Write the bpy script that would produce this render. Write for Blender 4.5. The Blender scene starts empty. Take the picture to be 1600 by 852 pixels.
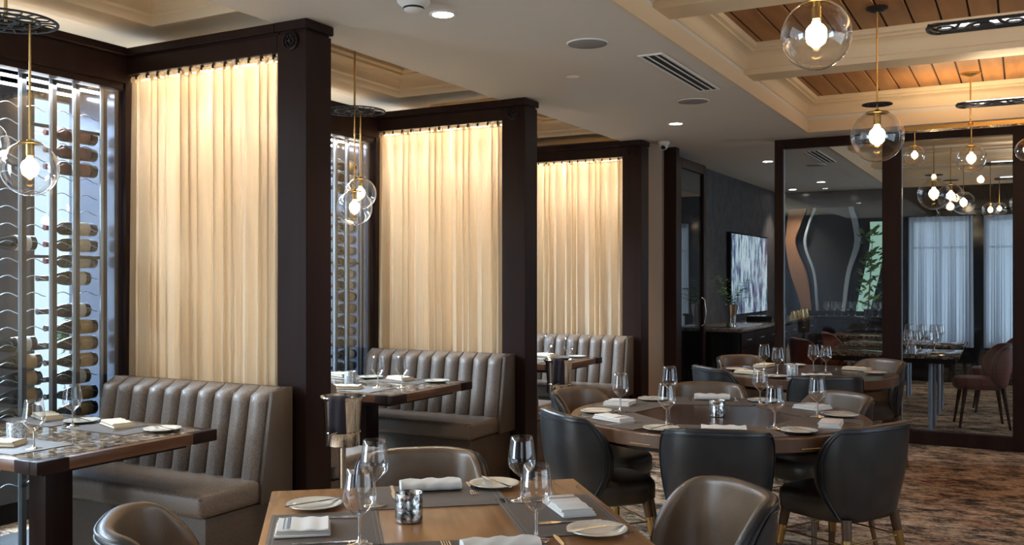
import bpy, bmesh, math, random
from mathutils import Vector, Matrix
random.seed(7)
SC = bpy.context.scene
COL = SC.collection
PI = math.pi
R = math.radians

# ------------------------------------------------------------------ camera, world, light, exposure
cam_d = bpy.data.cameras.new('camera')
cam = bpy.data.objects.new('camera', cam_d)
COL.objects.link(cam)
cam.location = (0, 0, 1.46)
cam.rotation_euler = (R(90), 0, R(28.4))
cam_d.sensor_width = 36.0
cam_d.lens = 36.0 * 1478 / 1600
cam_d.shift_y = 9 / 1600
cam_d.clip_start = 0.05
SC.camera = cam

SC.view_settings.view_transform = 'Standard'
SC.view_settings.look = 'None'
SC.view_settings.gamma = 1.0
SC.view_settings.use_curve_mapping = False
SC.view_settings.exposure = 1.25
try:
    SC.cycles.use_denoising = True
    SC.cycles.max_bounces = 10
    SC.cycles.transparent_max_bounces = 24
    SC.cycles.caustics_reflective = False
    SC.cycles.caustics_refractive = False
    SC.cycles.sample_clamp_indirect = 4.0
    SC.cycles.blur_glossy = 0.5
except Exception:
    pass

wd = bpy.data.worlds.new('daylight')
SC.world = wd
wd.use_nodes = True
bg = wd.node_tree.nodes['Background']
bg.inputs['Color'].default_value = (0.68, 0.86, 1.0, 1)
bg.inputs['Strength'].default_value = 0.72


def area_light(name, loc, rot, sx, sy, watts, color):
    l = bpy.data.lights.new(name, 'AREA')
    l.shape = 'RECTANGLE'
    l.size, l.size_y, l.energy, l.color = sx, sy, watts, color
    o = bpy.data.objects.new(name, l)
    COL.objects.link(o)
    o.location = loc
    o.rotation_euler = rot
    return o


DAY = (0.70, 0.85, 1.0)
# daylight through the windows behind the camera and along the aisle's far side
area_light('left_fill_light', (-5.22, -1.35, 1.55), (R(90), 0, R(-90)), 3.0, 1.8, 100, DAY)  # added lamp at an unseen left-rear window, stronger than the visible windows
# added lamp hidden above the exterior windows, boosting daylight through the wine racks
area_light('sky_fill_light', (-8.2, 4.0, 4.3), (0, R(-62), 0), 1.8, 11.0, 3000, DAY)
area_light('daylight_rear_window', (1.75, -3.35, 1.75), (R(90), 0, 0), 2.4, 1.7, 7, DAY)
area_light('daylight_side_window', (3.05, 3.2, 1.65), (R(90), 0, R(90)), 5.0, 1.8, 16, DAY)
area_light('daylight_side_window', (3.05, 11.6, 1.5), (R(90), 0, R(90)), 2.6, 1.6, 20, DAY)

# ------------------------------------------------------------------ materials
MATS = {}


def mat(name, color, rough=0.5, metal=0.0, spec=0.5, coat=0.0, emit=None, estr=0.0, noise=None, bump=None):
    """noise = (scale xyz or number, second colour, low, high); bump = (scale, strength)"""
    m = bpy.data.materials.new(name)
    m.use_nodes = True
    nt = m.node_tree
    b = nt.nodes['Principled BSDF']
    b.inputs['Base Color'].default_value = (*color, 1)
    b.inputs['Roughness'].default_value = rough
    b.inputs['Metallic'].default_value = metal
    b.inputs['Specular IOR Level'].default_value = spec
    b.inputs['Coat Weight'].default_value = coat
    b.inputs['Coat Roughness'].default_value = 0.12
    if emit:
        b.inputs['Emission Color'].default_value = (*emit, 1)
        b.inputs['Emission Strength'].default_value = estr
    tc = None
    if noise or bump:
        tc = nt.nodes.new('ShaderNodeTexCoord')
    if noise:
        s, c2, lo, hi = noise
        mp = nt.nodes.new('ShaderNodeMapping')
        mp.inputs['Scale'].default_value = s if isinstance(s, tuple) else (s, s, s)
        nt.links.new(tc.outputs['Object'], mp.inputs['Vector'])
        nz = nt.nodes.new('ShaderNodeTexNoise')
        nz.inputs['Scale'].default_value = 1.0
        nz.inputs['Detail'].default_value = 5
        nt.links.new(mp.outputs['Vector'], nz.inputs['Vector'])
        rp = nt.nodes.new('ShaderNodeValToRGB')
        rp.color_ramp.elements[0].position = lo
        rp.color_ramp.elements[1].position = hi
        rp.color_ramp.elements[0].color = (*color, 1)
        rp.color_ramp.elements[1].color = (*c2, 1)
        nt.links.new(nz.outputs['Fac'], rp.inputs['Fac'])
        nt.links.new(rp.outputs['Color'], b.inputs['Base Color'])
    if bump:
        nb = nt.nodes.new('ShaderNodeTexNoise')
        nb.inputs['Scale'].default_value = bump[0]
        nb.inputs['Detail'].default_value = 3
        nt.links.new(tc.outputs['Object'], nb.inputs['Vector'])
        bp = nt.nodes.new('ShaderNodeBump')
        bp.inputs['Strength'].default_value = bump[1]
        bp.inputs['Distance'].default_value = 0.002
        nt.links.new(nb.outputs['Fac'], bp.inputs['Height'])
        nt.links.new(bp.outputs['Normal'], b.inputs['Normal'])
    MATS[name] = m
    return m


def thin_glass(name, tint, base, edge, power=3.0, rough=0.02, gcol=(1, 1, 1)):
    """a thin clear sheet: see-through straight on, mirror-like at a glancing angle"""
    m = bpy.data.materials.new(name)
    m.use_nodes = True
    nt = m.node_tree
    for n in list(nt.nodes):
        nt.nodes.remove(n)
    out = nt.nodes.new('ShaderNodeOutputMaterial')
    mx = nt.nodes.new('ShaderNodeMixShader')
    tr = nt.nodes.new('ShaderNodeBsdfTransparent')
    tr.inputs['Color'].default_value = (*tint, 1)
    gl = nt.nodes.new('ShaderNodeBsdfGlossy')
    gl.inputs['Roughness'].default_value = rough
    gl.inputs['Color'].default_value = (*gcol, 1)
    lw = nt.nodes.new('ShaderNodeLayerWeight')
    lw.inputs['Blend'].default_value = 0.5
    pw = nt.nodes.new('ShaderNodeMath')
    pw.operation = 'POWER'
    pw.inputs[1].default_value = power
    ma = nt.nodes.new('ShaderNodeMath')
    ma.operation = 'MULTIPLY_ADD'
    ma.inputs[1].default_value = edge
    ma.inputs[2].default_value = base
    nt.links.new(lw.outputs['Facing'], pw.inputs[0])
    nt.links.new(pw.outputs[0], ma.inputs[0])
    nt.links.new(ma.outputs[0], mx.inputs[0])
    nt.links.new(tr.outputs[0], mx.inputs[1])
    nt.links.new(gl.outputs[0], mx.inputs[2])
    nt.links.new(mx.outputs[0], out.inputs['Surface'])
    MATS[name] = m
    return m


def sheer(name, color, trans, clear):
    m = bpy.data.materials.new(name)
    m.use_nodes = True
    nt = m.node_tree
    for n in list(nt.nodes):
        nt.nodes.remove(n)
    out = nt.nodes.new('ShaderNodeOutputMaterial')
    d = nt.nodes.new('ShaderNodeBsdfDiffuse')
    d.inputs['Color'].default_value = (*color, 1)
    t = nt.nodes.new('ShaderNodeBsdfTranslucent')
    t.inputs['Color'].default_value = (*color, 1)
    p = nt.nodes.new('ShaderNodeBsdfTransparent')
    p.inputs['Color'].default_value = (0.95, 0.92, 0.86, 1)
    a = nt.nodes.new('ShaderNodeMixShader')
    a.inputs[0].default_value = trans
    c = nt.nodes.new('ShaderNodeMixShader')
    # the weave: finely varying openness along the threads
    tc = nt.nodes.new('ShaderNodeTexCoord')
    mp = nt.nodes.new('ShaderNodeMapping')
    mp.inputs['Scale'].default_value = (60, 60, 4)
    nz = nt.nodes.new('ShaderNodeTexNoise')
    nz.inputs['Scale'].default_value = 1
    mr = nt.nodes.new('ShaderNodeMapRange')
    mr.inputs['To Min'].default_value = clear * 0.5
    mr.inputs['To Max'].default_value = clear * 1.5
    nt.links.new(tc.outputs['Object'], mp.inputs['Vector'])
    nt.links.new(mp.outputs[0], nz.inputs['Vector'])
    nt.links.new(nz.outputs['Fac'], mr.inputs['Value'])
    nt.links.new(mr.outputs[0], c.inputs[0])
    nt.links.new(d.outputs[0], a.inputs[1])
    nt.links.new(t.outputs[0], a.inputs[2])
    nt.links.new(a.outputs[0], c.inputs[1])
    nt.links.new(p.outputs[0], c.inputs[2])
    nt.links.new(c.outputs[0], out.inputs['Surface'])
    MATS[name] = m
    return m


def carpet_mat():
    m = bpy.data.materials.new('carpet')
    m.use_nodes = True
    nt = m.node_tree
    b = nt.nodes['Principled BSDF']
    b.inputs['Roughness'].default_value = 1.0
    b.inputs['Specular IOR Level'].default_value = 0.1
    tc = nt.nodes.new('ShaderNodeTexCoord')

    def nz(scale, det, rot=28.0, rough=0.65, off=0.0):
        mp = nt.nodes.new('ShaderNodeMapping')
        mp.inputs['Rotation'].default_value = (0, 0, R(-rot))
        mp.inputs['Scale'].default_value = scale
        mp.inputs['Location'].default_value = (off, off * 0.7, 0)
        n = nt.nodes.new('ShaderNodeTexNoise')
        n.inputs['Scale'].default_value = 1
        n.inputs['Detail'].default_value = det
        n.inputs['Roughness'].default_value = rough
        nt.links.new(tc.outputs['Object'], mp.inputs['Vector'])
        nt.links.new(mp.outputs[0], n.inputs['Vector'])
        return n

    def ramp(n, stops):
        r = nt.nodes.new('ShaderNodeValToRGB')
        while len(r.color_ramp.elements) < len(stops):
            r.color_ramp.elements.new(0.5)
        for e, (p, c) in zip(r.color_ramp.elements, stops):
            e.position = p
            e.color = (*c, 1)
        nt.links.new(n.outputs['Fac'], r.inputs['Fac'])
        return r
    base = ramp(nz((3.0, 5.0, 1), 14, rough=0.86), [(0.40, (0.018, 0.018, 0.024)), (0.45, (0.17, 0.11, 0.07)), (0.49, (0.52, 0.36, 0.22)), (0.59, (0.74, 0.57, 0.41))])
    red = ramp(nz((2.2, 3.6, 1), 12, rough=0.84, off=13), [(0.54, (0, 0, 0)), (0.60, (1, 1, 1))])
    navy = ramp(nz((4.5, 9, 1), 15, rough=0.95, off=31), [(0.50, (0, 0, 0)), (0.53, (1, 1, 1))])

    def mix(fac, a, col, strength=0.8):
        x = nt.nodes.new('ShaderNodeMix')
        x.data_type = 'RGBA'
        k = nt.nodes.new('ShaderNodeMath')
        k.operation = 'MULTIPLY'
        k.inputs[1].default_value = strength
        nt.links.new(fac.outputs['Color'], k.inputs[0])
        nt.links.new(k.outputs[0], x.inputs[0])
        nt.links.new(a, x.inputs[6])
        x.inputs[7].default_value = (*col, 1)
        return x.outputs[2]
    c = mix(red, base.outputs['Color'], (0.26, 0.055, 0.03), 0.75)
    c = mix(navy, c, (0.014, 0.018, 0.028), 0.97)
    nt.links.new(c, b.inputs['Base Color'])
    fb = nt.nodes.new('ShaderNodeTexNoise')
    fb.inputs['Scale'].default_value = 260
    nt.links.new(tc.outputs['Object'], fb.inputs['Vector'])
    bp = nt.nodes.new('ShaderNodeBump')
    bp.inputs['Strength'].default_value = 0.6
    bp.inputs['Distance'].default_value = 0.004
    nt.links.new(fb.outputs['Fac'], bp.inputs['Height'])
    nt.links.new(bp.outputs[0], b.inputs['Normal'])
    MATS['carpet'] = m
    return m


def screen_mat():
    m = bpy.data.materials.new('tv_screen')
    m.use_nodes = True
    nt = m.node_tree
    b = nt.nodes['Principled BSDF']
    b.inputs['Base Color'].default_value = (0.01, 0.01, 0.012, 1)
    b.inputs['Roughness'].default_value = 0.15
    tc = nt.nodes.new('ShaderNodeTexCoord')
    mp = nt.nodes.new('ShaderNodeMapping')
    mp.inputs['Scale'].default_value = (6, 9, 3.0)
    n = nt.nodes.new('ShaderNodeTexNoise')
    n.inputs['Scale'].default_value = 1.0
    n.inputs['Detail'].default_value = 8
    n.inputs['Roughness'].default_value = 0.7
    r = nt.nodes.new('ShaderNodeValToRGB')
    st = [(0.33, (0.02, 0.03, 0.06)), (0.44, (0.10, 0.12, 0.25)), (0.5, (0.30, 0.45, 0.55)), (0.58, (0.62, 0.80, 0.85)), (0.68, (0.36, 0.26, 0.50))]
    while len(r.color_ramp.elements) < len(st):
        r.color_ramp.elements.new(0.5)
    for e, (p, c) in zip(r.color_ramp.elements, st):
        e.position = p
        e.color = (*c, 1)
    nt.links.new(tc.outputs['Object'], mp.inputs['Vector'])
    nt.links.new(mp.outputs[0], n.inputs['Vector'])
    nt.links.new(n.outputs['Fac'], r.inputs['Fac'])
    nt.links.new(r.outputs['Color'], b.inputs['Emission Color'])
    b.inputs['Emission Strength'].default_value = 0.30
    MATS['tv_screen'] = m


mat('espresso', (0.021, 0.0095, 0.0075), 0.40, spec=0.14, noise=((9, 9, 0.8), (0.029, 0.0145, 0.011), 0.35, 0.7))
mat('black_metal', (0.012, 0.012, 0.014), 0.45, 0.0, 0.4)
mat('steel', (0.36, 0.43, 0.50), 0.42, 0.35)
mat('chrome', (0.75, 0.72, 0.68), 0.12, 1.0)
mat('wire', (0.60, 0.66, 0.70), 0.3, 0.8)
mat('brass', (0.62, 0.42, 0.17), 0.25, 1.0)
mat('soffit', (0.68, 0.63, 0.56), 0.85, bump=(220, 0.25))
mat('cream', (0.72, 0.575, 0.385), 0.55)
mat('cream_dark', (0.44, 0.35, 0.25), 0.6)
mat('tray', (0.46, 0.34, 0.23), 0.75, bump=(200, 0.2))
mat('plank', (0.27, 0.112, 0.034), 0.45, noise=((14, 1.6, 6), (0.40, 0.18, 0.06), 0.35, 0.7))
mat('groove', (0.03, 0.014, 0.007), 0.8)
mat('beige_wall', (0.36, 0.27, 0.20), 0.85, bump=(160, 0.4))
mat('dark_wall', (0.040, 0.041, 0.047), 0.75, noise=(7, (0.062, 0.062, 0.070), 0.4, 0.62), bump=(60, 0.6))
mat('black_gloss', (0.010, 0.011, 0.013), 0.12)
mat('leather_out', (0.017, 0.018, 0.020), 0.30, spec=0.8, noise=(9, (0.030, 0.029, 0.030), 0.4, 0.65), bump=(320, 0.35))
mat('leather_in', (0.150, 0.098, 0.058), 0.32, spec=0.8, noise=(9, (0.190, 0.128, 0.080), 0.4, 0.65), bump=(320, 0.35))
mat('leather_seat', (0.050, 0.035, 0.024), 0.36, spec=0.6, noise=(9, (0.070, 0.050, 0.034), 0.4, 0.65), bump=(320, 0.35))
mat('piping', (0.016, 0.015, 0.016), 0.4)
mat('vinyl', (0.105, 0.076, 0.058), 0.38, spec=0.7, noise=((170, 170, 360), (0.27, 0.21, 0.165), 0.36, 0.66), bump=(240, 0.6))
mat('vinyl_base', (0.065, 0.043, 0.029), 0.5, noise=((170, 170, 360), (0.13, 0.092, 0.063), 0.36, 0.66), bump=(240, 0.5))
mat('burgundy', (0.17, 0.038, 0.026), 0.45, bump=(200, 0.4))
mat('leg_wood', (0.10, 0.050, 0.025), 0.35, noise=((12, 12, 2), (0.16, 0.08, 0.04), 0.35, 0.7))
mat('table_wood', (0.29, 0.135, 0.050), 0.27, noise=((26, 3.5, 8), (0.40, 0.20, 0.080), 0.3, 0.7), spec=0.5)
mat('round_wood', (0.048, 0.022, 0.012), 0.22, noise=((4, 26, 8), (0.075, 0.036, 0.02), 0.3, 0.7))
mat('round_edge', (0.105, 0.050, 0.026), 0.3, noise=((20, 20, 5), (0.15, 0.075, 0.04), 0.3, 0.7))
mat('granite', (0.060, 0.040, 0.028), 0.07, noise=(38, (0.46, 0.34, 0.23), 0.42, 0.66))
mat('edge_wood', (0.105, 0.045, 0.022), 0.28, noise=((6, 6, 30), (0.16, 0.075, 0.038), 0.3, 0.7))
mat('mat_weave', (0.105, 0.082, 0.068), 0.6, noise=((150, 150, 1), (0.14, 0.112, 0.094), 0.4, 0.6))
mat('mat_border', (0.22, 0.185, 0.155), 0.6)
mat('porcelain', (0.80, 0.74, 0.62), 0.18, coat=0.4)
mat('linen', (0.80, 0.78, 0.74), 0.85, bump=(300, 0.3))
mat('linen_cream', (0.78, 0.68, 0.50), 0.85, bump=(300, 0.3))
mat('stripe_grey', (0.22, 0.25, 0.30), 0.85)
mat('stripe_tan', (0.36, 0.16, 0.09), 0.85)
mat('bottle_glass', (0.006, 0.007, 0.005), 0.10, spec=0.35)
mat('bottle_red', (0.035, 0.006, 0.009), 0.25, noise=(20, (0.06, 0.012, 0.016), 0.4, 0.6))
mat('capsule_red', (0.16, 0.015, 0.025), 0.35)
mat('capsule_black', (0.02, 0.018, 0.022), 0.4)
mat('label_cream', (0.66, 0.54, 0.36), 0.7, noise=((40, 40, 40), (0.52, 0.40, 0.25), 0.55, 0.7))
mat('label_white', (0.70, 0.67, 0.58), 0.7, noise=((40, 40, 40), (0.45, 0.42, 0.36), 0.58, 0.7))
mat('label_gold', (0.50, 0.30, 0.10), 0.6, noise=((40, 40, 40), (0.36, 0.20, 0.06), 0.5, 0.7))
mat('label_pink', (0.16, 0.055, 0.062), 0.7)
mat('white_plastic', (0.80, 0.78, 0.74), 0.5)
mat('speaker_cloth', (0.27, 0.255, 0.24), 0.95)
mat('slot_black', (0.01, 0.01, 0.01), 0.7)
mat('foliage', (0.05, 0.15, 0.03), 0.5, noise=(8, (0.13, 0.28, 0.07), 0.4, 0.65))
mat('stone_top', (0.10, 0.09, 0.08), 0.15, noise=(30, (0.22, 0.19, 0.16), 0.42, 0.62))
mat('bulb', (1, 0.9, 0.75), 0.4, emit=(1.0, 0.74, 0.44), estr=17)
mat('downlight', (1, 1, 1), 0.4, emit=(1.0, 0.93, 0.84), estr=14)
mat('led', (1, 1, 1), 0.4, emit=(0.95, 0.96, 1.0), estr=6)
mat('led_warm', (1, 1, 1), 0.4, emit=(1.0, 0.78, 0.5), estr=9)
mat('led_slot', (1, 1, 1), 0.4, emit=(1.0, 0.95, 0.9), estr=2.2)
mat('reflection_brown', (0.38, 0.20, 0.10), 0.7)  # reflection of a lit curtain, put into a panel's colour
mat('smoked', (0.045, 0.047, 0.047), 0.18)  # tone of the dark wavy reflection, given to a panel
mat('reflection_pale', (0.42, 0.50, 0.55), 0.15)  # bright edges of the reflections, put into colour
mat('reflection_leaf_glow', (0.3, 0.4, 0.35), 0.4, emit=(0.36, 0.62, 0.48), estr=0.30)  # reflected greenery, made to glow by itself
mat('ext_wall', (0.6, 0.58, 0.55), 0.8)
mat('candle', (0.8, 0.7, 0.5), 0.5, emit=(1.0, 0.6, 0.25), estr=0.4)
mat('mercury', (0.62, 0.60, 0.57), 0.18, 0.85, noise=(60, (0.10, 0.09, 0.085), 0.45, 0.62), bump=(60, 0.8))
mat('crystal', (0.70, 0.74, 0.78), 0.1, 0.3, noise=(120, (0.30, 0.32, 0.34), 0.4, 0.6), bump=(110, 1.0))
thin_glass('globe_glass', (0.97, 0.97, 0.97), 0.06, 0.9, 2.4)
thin_glass('stem_glass', (0.95, 0.95, 0.95), 0.07, 0.75, 1.9)
thin_glass('pane_glass', (0.86, 0.88, 0.90), 0.035, 0.6, 4.0, 0.0)
thin_glass('cabinet_glass', (0.96, 0.98, 0.99), 0.065, 0.6, 3.2, 0.01)
thin_glass('dark_pane', (0.60, 0.64, 0.68), 0.06, 0.6, 4.0, 0.0)
sheer('sheer_cream', (0.90, 0.77, 0.59), 0.52, 0.16)
sheer('sheer_white', (0.80, 0.84, 0.90), 0.75, 0.16)
carpet_mat()
screen_mat()


# ------------------------------------------------------------------ mesh helpers
class MB:
    def __init__(self):
        self.bm = bmesh.new()
        self.M = Matrix.Identity(4)
        self.mi = 0

    def _done(self, verts):
        for v in verts:
            v.co = self.M @ v.co

    def box(self, x0, x1, y0, y1, z0, z1, bev=0.0, seg=2):
        c = [(x0, y0, z0), (x1, y0, z0), (x1, y1, z0), (x0, y1, z0), (x0, y0, z1), (x1, y0, z1), (x1, y1, z1), (x0, y1, z1)]
        t = bmesh.new()
        vs = [t.verts.new(p) for p in c]
        for f in ((0, 3, 2, 1), (4, 5, 6, 7), (0, 1, 5, 4), (1, 2, 6, 5), (2, 3, 7, 6), (3, 0, 4, 7)):
            t.faces.new([vs[i] for i in f])
        if bev > 0:
            bmesh.ops.bevel(t, geom=list(t.edges), offset=bev, segments=seg, profile=0.5, affect='EDGES')
        self._merge(t)
        return self

    def _merge(self, t):
        mp = {}
        for v in t.verts:
            mp[v] = self.bm.verts.new(self.M @ v.co)
        for f in t.faces:
            try:
                nf = self.bm.faces.new([mp[v] for v in f.verts])
                nf.material_index = self.mi
            except ValueError:
                pass
        t.free()

    def lathe(self, prof, n=28, c=(0, 0, 0), axis='Z', close=False):
        """prof = [(r, z)...] from one end to the other"""
        rings = []
        for r, z in prof:
            if r < 1e-6:
                rings.append([self._v(self._ax(0, 0, z, axis, c))])
            else:
                rings.append([self._v(self._ax(r * math.cos(2 * PI * k / n), r * math.sin(2 * PI * k / n), z, axis, c)) for k in range(n)])
        for a, b in zip(rings, rings[1:]):
            for k in range(n):
                k2 = (k + 1) % n
                q = []
                for ring, kk in ((a, k), (a, k2), (b, k2), (b, k)):
                    v = ring[kk % len(ring)] if len(ring) > 1 else ring[0]
                    if v not in q:
                        q.append(v)
                if len(q) > 2:
                    self._f(q)
        return self

    def _ax(self, x, y, z, axis, c):
        if axis == 'X':
            p = (z, x, y)
        elif axis == 'Y':
            p = (x, z, y)
        else:
            p = (x, y, z)
        return (p[0] + c[0], p[1] + c[1], p[2] + c[2])

    def _v(self, p):
        return self.bm.verts.new(self.M @ Vector(p))

    def _f(self, vs):
        try:
            f = self.bm.faces.new(vs)
            f.material_index = self.mi
            return f
        except ValueError:
            return None

    def tube(self, pts, r, n=8, closed=False, caps=True):
        pts = [Vector(p) for p in pts]
        rr = r if isinstance(r, (list, tuple)) else [r] * len(pts)
        rings = []
        N = len(pts)
        prev = None
        for i, p in enumerate(pts):
            if closed:
                d = pts[(i + 1) % N] - pts[i - 1]
            else:
                d = pts[min(i + 1, N - 1)] - pts[max(i - 1, 0)]
            d.normalize()
            if prev is None:
                up = Vector((0, 0, 1)) if abs(d.z) < 0.9 else Vector((1, 0, 0))
                a = d.cross(up).normalized()
            else:
                a = (prev - d * prev.dot(d)).normalized()
            prev = a
            b = d.cross(a)
            rings.append([self._v(p + (a * math.cos(2 * PI * k / n) + b * math.sin(2 * PI * k / n)) * rr[i]) for k in range(n)])
        pairs = list(zip(rings, rings[1:]))
        if closed:
            pairs.append((rings[-1], rings[0]))
        for A, B in pairs:
            for k in range(n):
                self._f([A[k], A[(k + 1) % n], B[(k + 1) % n], B[k]])
        if caps and not closed:
            self._f(rings[0][::-1])
            self._f(rings[-1])
        return self

    def prism(self, poly, z0, z1, axis='Z', bev=0.0):
        """poly = [(a, b)]; axis Z: a=x b=y; axis Y: a=x b=z, extruded y0..y1; axis X: a=y b=z"""
        def P(a, b, h):
            return (a, b, h) if axis == 'Z' else ((a, h, b) if axis == 'Y' else (h, a, b))
        t = bmesh.new()
        A = [t.verts.new(P(a, b, z0)) for a, b in poly]
        B = [t.verts.new(P(a, b, z1)) for a, b in poly]
        t.faces.new(A[::-1])
        t.faces.new(B)
        n = len(poly)
        for k in range(n):
            t.faces.new([A[k], A[(k + 1) % n], B[(k + 1) % n], B[k]])
        if bev > 0:
            es = [e for e in t.edges if (e.verts[0] in A) == (e.verts[1] in A)]
            bmesh.ops.bevel(t, geom=es, offset=bev, segments=2, profile=0.5, affect='EDGES')
        bmesh.ops.recalc_face_normals(t, faces=list(t.faces))
        self._merge(t)
        return self

    def grid(self, rows, closed_u=False):
        """rows = list of lists of points"""
        V = [[self._v(p) for p in r] for r in rows]
        for a, b in zip(V, V[1:]):
            m = len(a)
            for k in range(m if closed_u else m - 1):
                self._f([a[k], a[(k + 1) % m], b[(k + 1) % m], b[k]])
        return V

    def build(self, name, material, parent=None, smooth=40, recalc=True):
        me = bpy.data.meshes.new(name)
        if recalc:
            bmesh.ops.recalc_face_normals(self.bm, faces=list(self.bm.faces))
        self.bm.to_mesh(me)
        self.bm.free()
        for m in (material if isinstance(material, (list, tuple)) else [material]):
            me.materials.append(MATS[m])
        if smooth:
            for p in me.polygons:
                p.use_smooth = True
            try:
                me.set_sharp_from_angle(angle=R(smooth))
            except Exception:
                pass
        o = bpy.data.objects.new(name, me)
        COL.objects.link(o)
        if parent is not None:
            o.parent = parent
        return o


def tag(o, label, cat, group=None):
    o['label'] = label
    o['category'] = cat
    if group:
        o['group'] = group
    return o


def thing(name, label, cat, loc=(0, 0, 0), rz=0.0, group=None):
    o = bpy.data.objects.new(name, None)
    o.empty_display_size = 0.05
    COL.objects.link(o)
    o.location = loc
    o.rotation_euler = (0, 0, rz)
    return tag(o, label, cat, group)


def struct(o, label=None):
    o['kind'] = 'structure'
    if label:
        o['label'] = label
    return o


def sbox(name, m, *a, parent=None, bev=0.0):
    o = MB().box(*a, bev=bev).build(name, m, parent, smooth=30 if bev else 0)
    if parent is None:
        struct(o)
    return o


KIDS = {}


def kids(o):
    return [c for c in o.children]


def dup(o, parent=None):
    c = o.copy()
    COL.objects.link(c)
    if parent is not None:
        c.parent = parent
    for ch in list(o.children):
        dup(ch, c)
    return c


def place(proto, used, loc, rz, label, group=None):
    """the first call moves the prototype itself, later calls copy it"""
    if proto.name in used:
        o = dup(proto)
    else:
        used.add(proto.name)
        o = proto
    o.location = loc
    o.rotation_euler = (0, 0, rz)
    o['label'] = label
    if group:
        o['group'] = group
    return o


USED = set()
ORD = ['topmost', 'second', 'third', 'fourth', 'fifth', 'sixth', 'seventh', 'eighth', 'ninth', 'tenth', 'eleventh', 'twelfth',
       'thirteenth', 'fourteenth', 'fifteenth', 'sixteenth', 'seventeenth', 'eighteenth', 'nineteenth', 'twentieth']

# ------------------------------------------------------------------ key planes of the room
XW = -4.50          # glass front of the wine wall
XC0, XC1 = -3.34, -3.147   # booth columns
YP = [3.665, 6.02, 8.37]   # fronts of the three booth partitions
PT = 0.193          # partition thickness
ZS = 2.76           # soffit
ZB = 2.86           # booth ceiling
ZPK = 3.05          # plank ceiling
XS0, XS1 = -3.36, -1.70
YG = 9.05           # glazed partition

# ------------------------------------------------------------------ shell
sbox('floor', 'carpet', -5.4, 3.3, -3.6, 14.8, -0.1, 0.0)
sbox('ceiling', 'soffit', XS0, XS1, -3.5, 14.6, ZS, 3.3)                 # the long soffit over the aisle
# booth ceiling with three recessed trays
b = MB()
TX0, TX1 = -4.18, -3.42
trays = [(YP[0] - 1.95, YP[0] - 0.06), (YP[1] - 1.95, YP[1] - 0.10), (YP[2] - 1.95, YP[2] - 0.10)]
b.box(-5.3, TX0, -3.5, 9.0, ZB, 3.3)
b.box(TX1, XS0, -3.5, 9.0, ZB, 3.3)
ys = [-3.5] + [v for t in trays for v in t] + [9.0]
for k in range(0, len(ys), 2):
    b.box(TX0, TX1, ys[k], ys[k + 1], ZB, 3.3)
struct(b.build('ceiling', 'cream', smooth=0))
for k, (y0, y1) in enumerate(trays):
    b = MB()
    b.box(TX0, TX1, y0, y1, ZB + 0.16, 3.3)
    struct(b.build('ceiling', 'tray', smooth=0))
# plank ceilings, their fascia, beams and crown mouldings
for k, (ya, yb) in enumerate(((-3.5, 8.65), (9.35, 14.55))):
    b = MB()
    x = XS1
    while x < 3.3:
        b.box(x + 0.006, x + 0.151, ya, yb, ZPK, ZPK + 0.03, bev=0.003, seg=1)
        x += 0.157
    b.mi = 1
    b.box(XS1, 3.3, ya, yb, ZPK + 0.012, 3.3)
    struct(b.build('ceiling', ['plank', 'groove'], smooth=30))
sbox('ceiling', 'soffit', XS1, 3.3, 8.65, 9.35, ZS, 3.3)
sbox('ceiling', 'soffit', XS1, 3.3, 14.55, 14.75, ZS, 3.3)
beams = [(2.85, 3.08), (4.68, 4.91), (6.50, 6.73)]
beams2 = [(10.9, 11.12), (12.7, 12.92)]
n_trim = 4


def loft_trim(name, x0, x1, y0, y1, prof, m='cream'):
    """a moulding that runs mitred round a rectangle; prof = [(inset, z)]"""
    c = MB()
    rows = [[(x0 + q, y0 + q, z), (x1 - q, y0 + q, z), (x1 - q, y1 - q, z), (x0 + q, y1 - q, z)] for q, z in prof]
    c.grid(rows, True)
    struct(c.build(name, m, smooth=35))


CROWN = [(0.0, ZB), (-0.0005, ZB + 0.035), (0.010, ZB + 0.040), (0.010, ZB + 0.050)] + [(0.010 + 0.075 * (1 - math.cos(R(q))), ZB + 0.050 + 0.085 * math.sin(R(q))) for q in range(15, 91, 15)] + \
        [(0.092, ZB + 0.135), (0.092, ZB + 0.150), (0.115, ZB + 0.158), (0.120, ZB + 0.170), (0.120, ZPK)]


def crown(x0, x1, y0, y1, name):
    loft_trim(name, x0, x1, y0, y1, CROWN)


for seq, ya, yb in ((beams, -3.5, 8.65), (beams2, 9.35, 14.55)):
    edges = [ya] + [v for q in seq for v in q] + [yb]
    for q in seq:
        sbox('beam', 'cream', XS1, 3.3, q[0], q[1], ZB, ZPK)
    for k in range(0, len(edges), 2):
        crown(XS1, 3.3, edges[k], edges[k + 1], 'trim_%d' % n_trim)
        n_trim += 1
# mouldings round the booth trays
for k, (y0, y1) in enumerate(trays):
    loft_trim('trim_%d' % (k + 1), TX0 - 0.03, TX1 + 0.03, y0 - 0.03, y1 + 0.03,
              [(0.0, ZB), (0.0, ZB - 0.022), (0.03, ZB - 0.026), (0.04, ZB - 0.01), (0.04, ZB + 0.02), (0.06, ZB + 0.03), (0.06, ZB + 0.05)] +
              [(0.06 + 0.06 * (1 - math.cos(R(q))), ZB + 0.05 + 0.06 * math.sin(R(q))) for q in range(20, 91, 14)] + [(0.13, ZB + 0.115), (0.13, ZB + 0.13), (0.16, ZB + 0.14), (0.16, ZB + 0.16)])
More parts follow.
